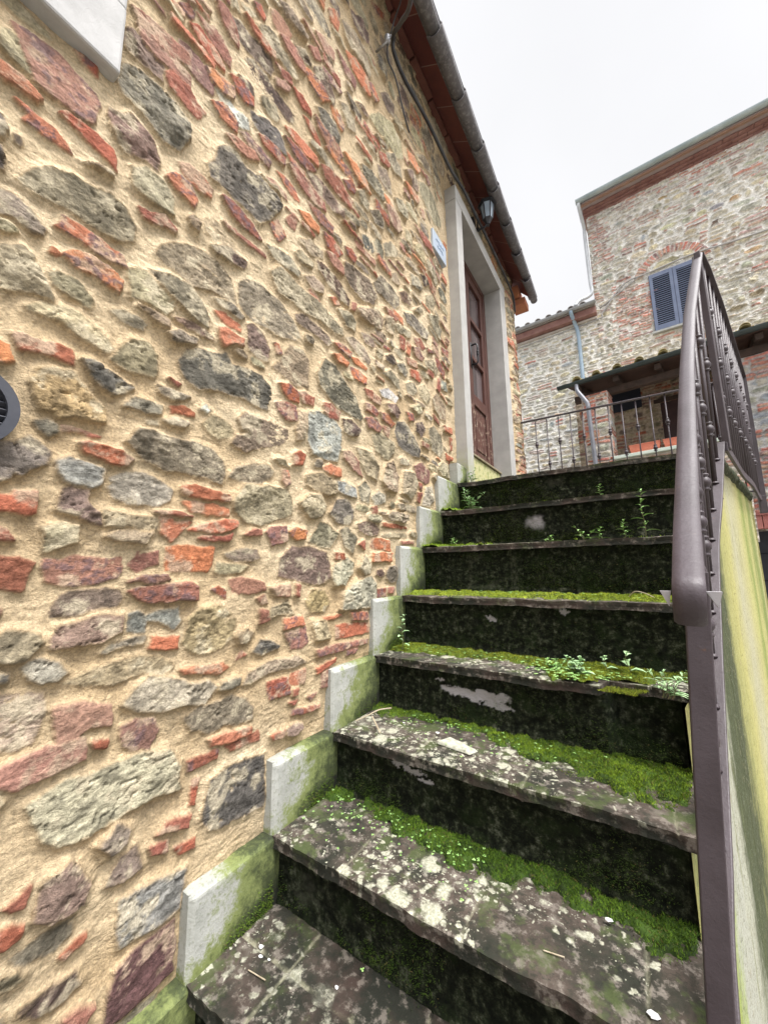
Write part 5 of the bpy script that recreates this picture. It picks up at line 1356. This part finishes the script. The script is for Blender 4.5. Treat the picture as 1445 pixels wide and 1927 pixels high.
mb=MB(); pbox(mb,2.0,2.25,-.95,2.70,-1.2,-.95); mb.build('lower_pier',M_plainstone,porch)
mb=MB(); pbox(mb,-.0,2.20,-.95,1.15,-1.9,-.10); mb.build('lower_wall',M_plainstone,porch)
# downpipe on pier
MB().tube(smooth_path([P3(.34,4.33,.0),P3(.345,4.25,.02),P3(.36,4.16,.04),P3(.47,3.95,.06),P3(.515,3.82,.065),P3(.52,3.5,.065),P3(.59,1.3,.065)],6),.037,10).build('downpipe',simple('grey_lead_pipe',(.17,.175,.20),(.25,.255,.28),4,.45,40,.2,.003,.3),porch,smooth=True)
# planters on the ledge
def planter(u,wd,label):
    o=thing('planter',label,'planter',P3(u,2.801,-.17),math.atan2(PD[1],PD[0]),'terracotta planters on the porch ledge')
    mb=MB(); a,b=wd/2,.085; vs=[(-a*.9,-b*.8,0),(a*.9,-b*.8,0),(a*.9,b*.8,0),(-a*.9,b*.8,0),(-a,-b,.15),(a,-b,.15),(a,b,.15),(-a,b,.15),(-a*.93,-b*.86,.15),(a*.93,-b*.86,.15),(a*.93,b*.86,.15),(-a*.93,b*.86,.15),(-a*.9,-b*.8,.11),(a*.9,-b*.8,.11),(a*.9,b*.8,.11),(-a*.9,b*.8,.11)]
    fs=[(3,2,1,0)]+[(i,(i+1)%4,4+(i+1)%4,4+i) for i in range(4)]+[(4+i,4+(i+1)%4,8+(i+1)%4,8+i) for i in range(4)]+[(8+i,8+(i+1)%4,12+(i+1)%4,12+i) for i in range(4)]+[(12,13,14,15)]
    mb.add(vs,fs)
    for i in range(7):
        c=-a*.8+i*a*.267; mb.tube([(c-.035,-b*.86,.085),(c-.02,-b*.9,.06),(c,-b*.88,.05),(c+.02,-b*.9,.06),(c+.035,-b*.86,.085)],.005,5)
    mb.build('pot',simple('bright_terracotta',(.55,.15,.09),(.62,.22,.14),10,.75),o)
    MB().box(-a*1.02,a*1.02,-b*1.04,b*1.04,.151,.163).build('rim',bpy.data.materials['bright_terracotta'],o,bevel=.003)
planter(1.27,.44,'left terracotta planter on the pale porch ledge, in front of the stone back wall')
planter(1.76,.46,'right terracotta planter on the pale porch ledge, in front of the dark plum door')

# ------------------------------------------------------------ ground
def mk_ground():
    m=N('courtyard_paving'); n=m.noise(2,5,.6); c=m.mix(m.rng(n,.35,.65),(.16,.15,.13),(.23,.215,.19)); m.base(c).rough(.9).bump(m.noise(30,5,.7),.4,.01); return m.m
mb=MB(); mb.add([(-60,-60,-.95),(60,-60,-.95),(60,60,-.95),(-60,60,-.95)],[(0,1,2,3)]); tag(mb.build('ground',mk_ground()),None,None,None,'structure')
# ------------------------------------------------------------ moss, plants, litter
def moss_mask(k,x,y,fr):
    """0..1 cover on tread k; fr 0 at the nose, 1 at the riser behind"""
    n=fbm(x*7,y*9,4,700+k); n2=fbm(x*30,y*30,3,720+k); e=.5*n+.28*n2
    if k==8: m=(fr-.80)*3+e*1.6-.55
    elif k==7: wdt=.20+.20*sst(.15,.5,x); m=(fr-(1-wdt))*7+e*2.4-.1+.5*sst(.12,.04,x)*sst(.3,.6,fr)-.9*sst(.90,.96,x)
    elif k==6: wdt=.30+.34*sst(.45,.75,x)-.12*sst(.2,.35,x)*sst(.5,.4,x); m=(fr-(1-wdt))*6+e*2.4
    elif k==5: wdt=.40+.75*sst(.60,.72,x)*sst(.95,.85,x)+.15*sst(.2,.05,x)+.12; m=(fr-(1-wdt))*6+e*2.2
    elif k==4: m=(fr-.12)*3+e*2.2+.5*sst(.45,.8,x)
    elif k==3: m=-.35+e*2.2+1.5*sst(.18,.05,x)
    elif k==2: m=-.45+e*2+2.2*sst(.20,.08,x)
    elif k==1: m=-.6+e*2+.6*sst(.3,.1,x)
    else: m=-1+e
    m=m-1.05*sst(.15,.55,fbm(x*20,y*20,4,740+k))-.25*sst(.6,.8,vn(x*48,y*48,k+3))
    return np.clip(m,0,1)
def blades(P,Nrm,hmin,hmax,wd,colA,colB,seed,lean=.7):
    r=np.random.default_rng(seed); n=len(P)
    h=r.uniform(hmin,hmax,n)[:,None]; a=r.uniform(0,2*np.pi,n)
    d=Nrm+lean*np.stack([np.cos(a),np.sin(a),r.uniform(-.3,.5,n)],-1); d/=np.linalg.norm(d,axis=1)[:,None]
    b=r.uniform(0,2*np.pi,n); s=np.stack([np.cos(b),np.sin(b),r.uniform(-.4,.4,n)],-1); s=s-d*(s*d).sum(1)[:,None]; s/=np.linalg.norm(s,axis=1)[:,None]
    w_=wd*r.uniform(.6,1.2,n)[:,None]
    V=np.stack([P-s*w_,P+s*w_,P+d*h],1).reshape(-1,3)
    F=np.arange(3*n).reshape(n,3)
    t=r.uniform(0,1,n)[:,None]*.75+.25*np.clip(.5+2*fbm(P[:,0]*14,P[:,1]*14+P[:,2]*11,3,seed+1),0,1)[:,None]
    c=np.array(colA)*(1-t)+np.array(colB)*t
    dead=(r.uniform(0,1,n)<.03+.30*np.clip(fbm(P[:,0]*19,P[:,1]*19,3,seed+2)-.25,0,1))[:,None]; c=np.where(dead,np.array((.13,.10,.035)),c)
    return V,F,np.repeat(c,3,axis=0)
parts=[]
for k in range(1,9):
    y0,y1=YN[k],(YN[k-1]+.03 if k>1 else YN[1]+.25)
    n=int({8:9000,7:60000,6:60000,5:50000,4:42000,3:26000,2:26000,1:9000}[k]); r=np.random.default_rng(800+k)
    y=r.uniform(y0-.004,y1,n); x=.03+r.uniform(0,1,n)*(xw(y)-.03); fr=(y-y0)/(y1-y0)
    m=moss_mask(k,x,y,fr); keep=r.uniform(0,1,n)<m; x,y,m=x[keep],y[keep],m[keep]
    z=ZN[k]+.012*m*(.25+1.1*vn(x*48,y*48,k))
    if k==5: z=np.where((x>.79)&(y<YN[5]+.06),ZN[5]-.014+.004*vn(x*30,y*30,3),z)
    P=np.stack([x,y,z],-1); Nn=np.tile([0,0,1.],(len(P),1))
    br={8:(.012,.035,.006,.06,.11,.012),7:(.014,.038,.005,.11,.19,.014),6:(.026,.062,.006,.19,.28,.018),5:(.06,.10,.010,.30,.33,.03),4:(.10,.16,.012,.42,.48,.05),3:(.08,.15,.012,.30,.42,.03),2:(.08,.16,.012,.34,.48,.03),1:(.05,.09,.01,.22,.30,.02)}[k]
    parts.append(blades(P,Nn,.003,.008 if k>3 else .012,.0009 if k>4 else .0013,br[:3],br[3:],900+k,.9))
    # moss growing on the riser behind the tread (under nose k-1) and hanging over the nose
    if k>1:
        n=int(26000 if k in (4,3,2) else 15000); x=.03+r.uniform(0,1,n)*(float(xw(y1))-.05); t=r.uniform(0,1,n)**1.5; z=ZN[k]+t*(ZN[k-1]-ZN[k]-.03)
        dn=.45+1.3*fbm(x*5,z*8,3,640+k)+.7*fbm(x*24,z*24,2,650+k)-.9*t+(.30 if k<=4 else .02)+.9*sst(.16,.04,x)*(k<=5)
        if k==2: dn+=.5
        keep=r.uniform(0,1,n)<np.clip(dn,0,1)*.8; x,z=x[keep],z[keep]
        y=np.full(len(x),YN[k-1]+.024)-.004; P=np.stack([x,y,z],-1)
        g=(.016,.038,.005,.07,.115,.013) if k>3 else (.030,.055,.007,.11,.16,.02)
        parts.append(blades(P,np.tile([0,-1,.15],(len(P),1)),.003,.008,.0008 if k>4 else .0012,g[:3],g[3:],950+k,.8))
    # green film on the skirting corner
    n=5000; y=YN[k]+r.uniform(.35,1,n)*(YN.get(k-1,1.84)-YN[k]); z=ZN[k]+np.abs(r.normal(0,.03,n)); fr=(y-YN[k])/(YN.get(k-1,1.84)-YN[k])
    keep=r.uniform(0,1,n)<np.clip(fr*1.3-.3-(z-ZN[k])*8+.3*fbm(y*30,z*30,2,5),0,1)*(.9 if k<6 else .5); y,z=y[keep],z[keep]
    parts.append(blades(np.stack([np.full(len(y),.031),y,z],-1),np.tile([1,0,.3],(len(y),1)),.003,.009,.001,(.02,.045,.008),(.14,.21,.025),970+k,.8))
Vs=[];Fs=[];Cs=[];b=0
for V,F,C in parts: Vs.append(V);Fs.append(F+b);Cs.append(C);b+=len(V)
def mk_moss():
    m=N('moss'); c=m.attr(); m.base(c).rough(.85); m.b.inputs['Specular IOR Level'].default_value=.2
    m.b.inputs['Subsurface Weight'].default_value=0
    return m.m
M_moss=mk_moss()
mo=raw_mesh('moss',np.vstack(Vs),np.vstack(Fs),M_moss,None,np.vstack(Cs),False)
tag(mo,'bright and dark green moss cushions along the backs and noses of the stair treads','moss',kind='stuff')
# low cushions under the blades, so they read as one mass
Vs=[];Fs=[];Cs=[];b=0
for k in range(1,9):
    y0,y1=YN[k],(YN[k-1]+.03 if k>1 else YN[1]+.2); nx,ny=330,80
    S,T=np.meshgrid(np.linspace(0,1,nx),np.linspace(0,1,ny),indexing='ij'); Y=y0+.002+T*(y1-y0); X=.03+S*(xw(Y)-.035); fr=T
    m=moss_mask(k,X,Y,fr); Z=ZN[k]-.006+.016*sst(.15,.8,m)*(.35+1.0*vn(X*48,Y*48,k))+.002*fbm(X*120,Y*120,2,k)
    if k==5: m=np.where((X>.775)&(Y<YN[5]+.075),0,m)
    V=np.stack([X,Y,Z],-1).reshape(-1,3); idx=np.arange(nx*ny).reshape(nx,ny); F=np.stack([idx[:-1,:-1],idx[1:,:-1],idx[1:,1:],idx[:-1,1:]],-1).reshape(-1,4)
    F=F[(m[:-1,:-1].ravel()>.2)]
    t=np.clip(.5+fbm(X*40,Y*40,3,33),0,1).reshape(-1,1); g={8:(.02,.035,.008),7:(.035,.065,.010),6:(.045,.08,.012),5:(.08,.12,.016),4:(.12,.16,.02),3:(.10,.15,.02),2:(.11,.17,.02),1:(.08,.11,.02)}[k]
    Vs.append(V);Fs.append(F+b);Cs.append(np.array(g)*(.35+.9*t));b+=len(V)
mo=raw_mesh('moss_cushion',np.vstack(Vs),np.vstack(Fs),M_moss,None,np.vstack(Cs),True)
tag(mo,'thin dark green moss layer lying on the stair treads beneath the moss tufts','moss',kind='stuff')

M_leaf=N('weed_leaf'); _n=M_leaf.noise(60,3,.6); M_leaf.base(M_leaf.mix(M_leaf.rng(_n,.35,.65),(.14,.30,.06),(.32,.50,.17))).rough(.6); M_leaf=M_leaf.m
M_leafp=N('pale_weed_leaf'); _n=M_leafp.noise(60,3,.6); M_leafp.base(M_leafp.mix(M_leafp.rng(_n,.35,.65),(.24,.40,.18),(.42,.58,.32))).rough(.6); M_leafp=M_leafp.m
M_stem=simple('weed_stem',(.10,.13,.05),(.17,.12,.07),60,.7)
def leaf(mb,p,d,L,wd,rr,fold=.25,tooth=True):
    p=Vector(p); d=Vector(d).normalized(); up=Vector((0,0,1)); s=d.cross(up)
    if s.length<.1: s=Vector((1,0,0))
    s.normalize(); u=s.cross(d).normalized(); n=5; vs=[]; 
    for i in range(n+1):
        t=i/n; w_=wd*math.sin(math.pi*min(.97,.08+t*.92))**.8*(.75 if (tooth and i%2) else 1); q=p+d*L*t-up*L*.35*t*t+u*0
        vs+=[q-s*w_*.5+u*w_*fold,q,q+s*w_*.5+u*w_*fold]
    fs=[]
    for i in range(n): a=i*3; fs+=[(a,a+1,a+4,a+3),(a+1,a+2,a+5,a+4)]
    mb.add(vs,fs)
def weed(name,label,base,h,nl,L,wd,seed,lean=(0,-.15),mat=None,group='weeds growing on the stairs',cat='weed',spread=.9,multi=1):
    rr=random.Random(seed); t=thing(name,label,cat,base,0,group); st_=MB(); lf=MB()
    for q in range(multi):
        a0=rr.uniform(0,6.28); lx,ly=(lean[0],lean[1]) if multi==1 else (lean[0]+.5*math.cos(a0),lean[1]+.5*math.sin(a0)); hh=h*(1 if multi==1 else rr.uniform(.5,1.1)); ofs=Vector((rr.uniform(-.02,.02),rr.uniform(-.008,.008),0)) if multi>1 else Vector((0,0,0))
        pts=[ofs+Vector((lx*hh*s*s+.004*math.sin(7*s),ly*hh*s*s,hh*s*(1-.1*s))) for s in [i/8 for i in range(9)]]
        st_.tube(pts,[.0016*(1-.6*i/8) for i in range(9)],5)
        m_=max(2,int(nl if multi==1 else nl*hh/h*.8))
        for i in range(m_):
            f=.12+.88*(i+.5)/m_; j=min(7,int(f*8)); p=pts[j].lerp(pts[j+1],f*8-j); a=i*2.4+rr.uniform(-.4,.4)
            sz=(1.15-.55*f)*rr.uniform(.75,1.15); leaf(lf,p,(math.cos(a)*spread,math.sin(a)*spread,.25+.5*f),L*1.2*sz,wd*1.45*sz,rr)
        for i in range(3): a=rr.uniform(0,6.28); leaf(lf,pts[-1],(math.cos(a)*.6,math.sin(a)*.6,.9),L*.5,wd*.6,rr)
    st_.build('stem',M_stem,t); lf.build('leaves',mat or M_leaf,t,smooth=False)
    return t
weed('weed','tallest slender weed with toothed leaves, on the third tread from the top',(.955,1.33,1.0),.215,15,.042,.011,1,(.0,-.10))
weed('weed','short bushy weed at the foot of the tallest weed, to its left',(.885,1.32,1.0),.085,11,.032,.011,2)
weed('weed','small leafy weed left of the short bushy weed on the third tread from the top',(.80,1.33,1.0),.06,9,.030,.011,3)
weed('weed','sprawling pale weed left of the other weeds on the third tread from the top',(.735,1.33,1.0),.075,7,.034,.012,4,multi=3)
weed('weed','creeping weed in the middle of the third tread from the top',(.60,1.34,1.0),.035,6,.026,.010,5,multi=3)
weed('weed','lone upright weed on the second tread from the top, under the landing edge',(.80,1.60,1.21),.085,11,.030,.009,6)
weed('weed','bushy clump of pale leaves at the wall end of the second tread from the top',(.155,1.57,1.21),.15,14,.045,.013,7,(.15,-.2),multi=7,mat=M_leafp)
weed('weed','drooping weed tendrils on the third tread from the top beside the skirting',(.13,1.34,1.0),.05,6,.026,.009,8,multi=4)
weed('weed','single weed with round leaves at the wall end of the broken tread',(.085,.87,.562),.155,8,.036,.014,9,(.1,-.05),mat=M_leafp)
weed('weed','two leaved seedling near the right end of the broken tread',(.865,.90,.565),.07,4,.036,.018,10,(-.1,.0),mat=M_leafp)
weed('weed','small seedling left of the two leaved seedling on the broken tread',(.80,.93,.562),.05,5,.028,.014,11,mat=M_leafp)
weed('weed','matted pale weed spilling over the notch of the broken tread',(.735,.83,.565),.055,9,.026,.013,12,(0,-.1),multi=11,mat=M_leafp)
weed('weed','second mat of small round leaves on the broken tread, left of its notch',(.66,.85,.563),.04,7,.022,.012,13,(0,-.1),multi=9)
weed('weed','wiry grey weed beside the handrail post at the right end of the broken tread',(.955,.78,.55),.08,12,.03,.006,14,(.1,-.2),multi=8,mat=M_leafp)
weed('weed','small weed growing at the foot of the brown door',(.06,2.86,1.42),.20,10,.03,.010,15,(.1,-.1))
weed('weed','small bright weed at the end of the landing nose near the door',(.115,1.70,1.417),.08,9,.034,.010,16,multi=3)
# seedlings and clover
lf=MB(); rr=random.Random(77)
def clov(x,y,z,s):
    a0=rr.uniform(0,2); h=s*rr.uniform(.6,1.6)
    for i in range(3):
        a=a0+i*2.1; c=Vector((x+math.cos(a)*s*.5,y+math.sin(a)*s*.5,z+h)); r=s*.42; lf.add([c+Vector((r*math.cos(t),r*math.sin(t),.15*r*math.sin(t+a))) for t in [j*1.047 for j in range(6)]],[tuple(range(6))])
for k,(xa,xb,n,s) in {7:(.03,.55,170,.0045),6:(.15,.8,120,.0045),5:(.05,.7,120,.006),4:(.05,.95,110,.007),8:(.3,.8,6,.005)}.items():
    for i in range(n):
        x=rr.uniform(xa,xb); f=rr.betavariate(4,1.4); clov(x,YN[k]+f*(YN[k-1]-YN[k]),ZN[k]+.008,s*rr.uniform(.5,1.2))
for x,n in ((.72,50),(.66,40),(.80,20)):
    for i in range(n): clov(x+rr.gauss(0,.035),.80+rr.gauss(0,.035),.572,.008*rr.uniform(.6,1.2))
tag(lf.build('clover_seedlings',M_leaf),'scatter of tiny pale green clover seedlings over the moss of the stair treads','clover',kind='stuff')
# litter
M_flake=simple('white_plaster_flake',(.48,.47,.46),(.60,.59,.58),40,.8); M_twig=simple('dry_twig',(.30,.24,.16),(.42,.36,.26),60,.8)
def flake(x,y,z,s,label,seed):
    r=random.Random(seed); n=7; vs=[]
    for zz in (z,z+s*.14):
        for i in range(n):
            a=i*2*math.pi/n; q=s*(.6+.5*r.random()) if zz==z else s*.9*(.6+.4*r.random()); vs.append((x+q*math.cos(a),y+q*.7*math.sin(a),zz))
    o=MB().add(vs,[tuple(range(n-1,-1,-1)),tuple(range(n,2*n))]+[(i,(i+1)%n,n+(i+1)%n,n+i) for i in range(n)]).build('plaster_flake',M_flake)
    tag(o,label,'flake','white plaster flakes fallen on the stairs')
flake(.095,.185,.025,.008,'white flake on the lowest tiled tread, closest to its riser',1); flake(.112,.170,.025,.006,'white flake beside the one closest to the lowest riser',2)
flake(.135,.175,.025,.005,'tiny white flake by itself on the lowest tiled tread',3); flake(.30,.215,.024,.006,'oblong white flake far right on the lowest tiled tread',4)
flake(.80,.455,.20,.008,'pointed white flake among the moss at the right of the second tread up',5); flake(.865,.315,.193,.011,'oval white flake at the right end of the second tread up, near the post',6)
flake(.205,.672,.378,.007,'small white flake at the left of the mossy third tread up',7); flake(.335,.66,.378,.009,'white flake in the middle of the third tread up, above the lichen',8)
def twig(pts,r,label):
    tag(MB().tube(smooth_path(pts),r,5).build('twig',M_twig),label,'twig','dry twigs on the stairs')
twig([(.055,.60,.378),(.085,.625,.392),(.11,.66,.405),(.13,.71,.40)],.0022,'forked looking dry twig at the wall end of the third tread up'); twig([(.10,.635,.39),(.14,.60,.384),(.18,.565,.378)],.0026,'pale dry twig lying flat beside the forked looking one')
twig([(.88,1.11,.785),(.90,1.10,.805),(.93,1.09,.80),(.96,1.06,.784)],.0018,'thin arching dry stalk at the right end of the bright mossy tread'); twig([(.115,.135,.026),(.165,.140,.028)],.0012,'straw stalk on the lowest tiled tread')
twig([(.70,.33,.193),(.735,.336,.194)],.0013,'short straw on the bare part of the second tread up')
# stone slab fragment on the third tread
tag(MB().add([(.36,.60,.372),(.47,.585,.372),(.485,.62,.372),(.38,.655,.372),(.365,.605,.381),(.46,.592,.379),(.475,.615,.380),(.385,.645,.383)],[(3,2,1,0),(4,5,6,7),(0,1,5,4),(1,2,6,5),(2,3,7,6),(3,0,4,7)]).build('stone_chip',simple('lichened_chip',(.26,.26,.20),(.46,.46,.38),60,.9,200,.6,.004),bevel=.003),'flat pale lichened stone chip lying on the third tread up','stone chip')
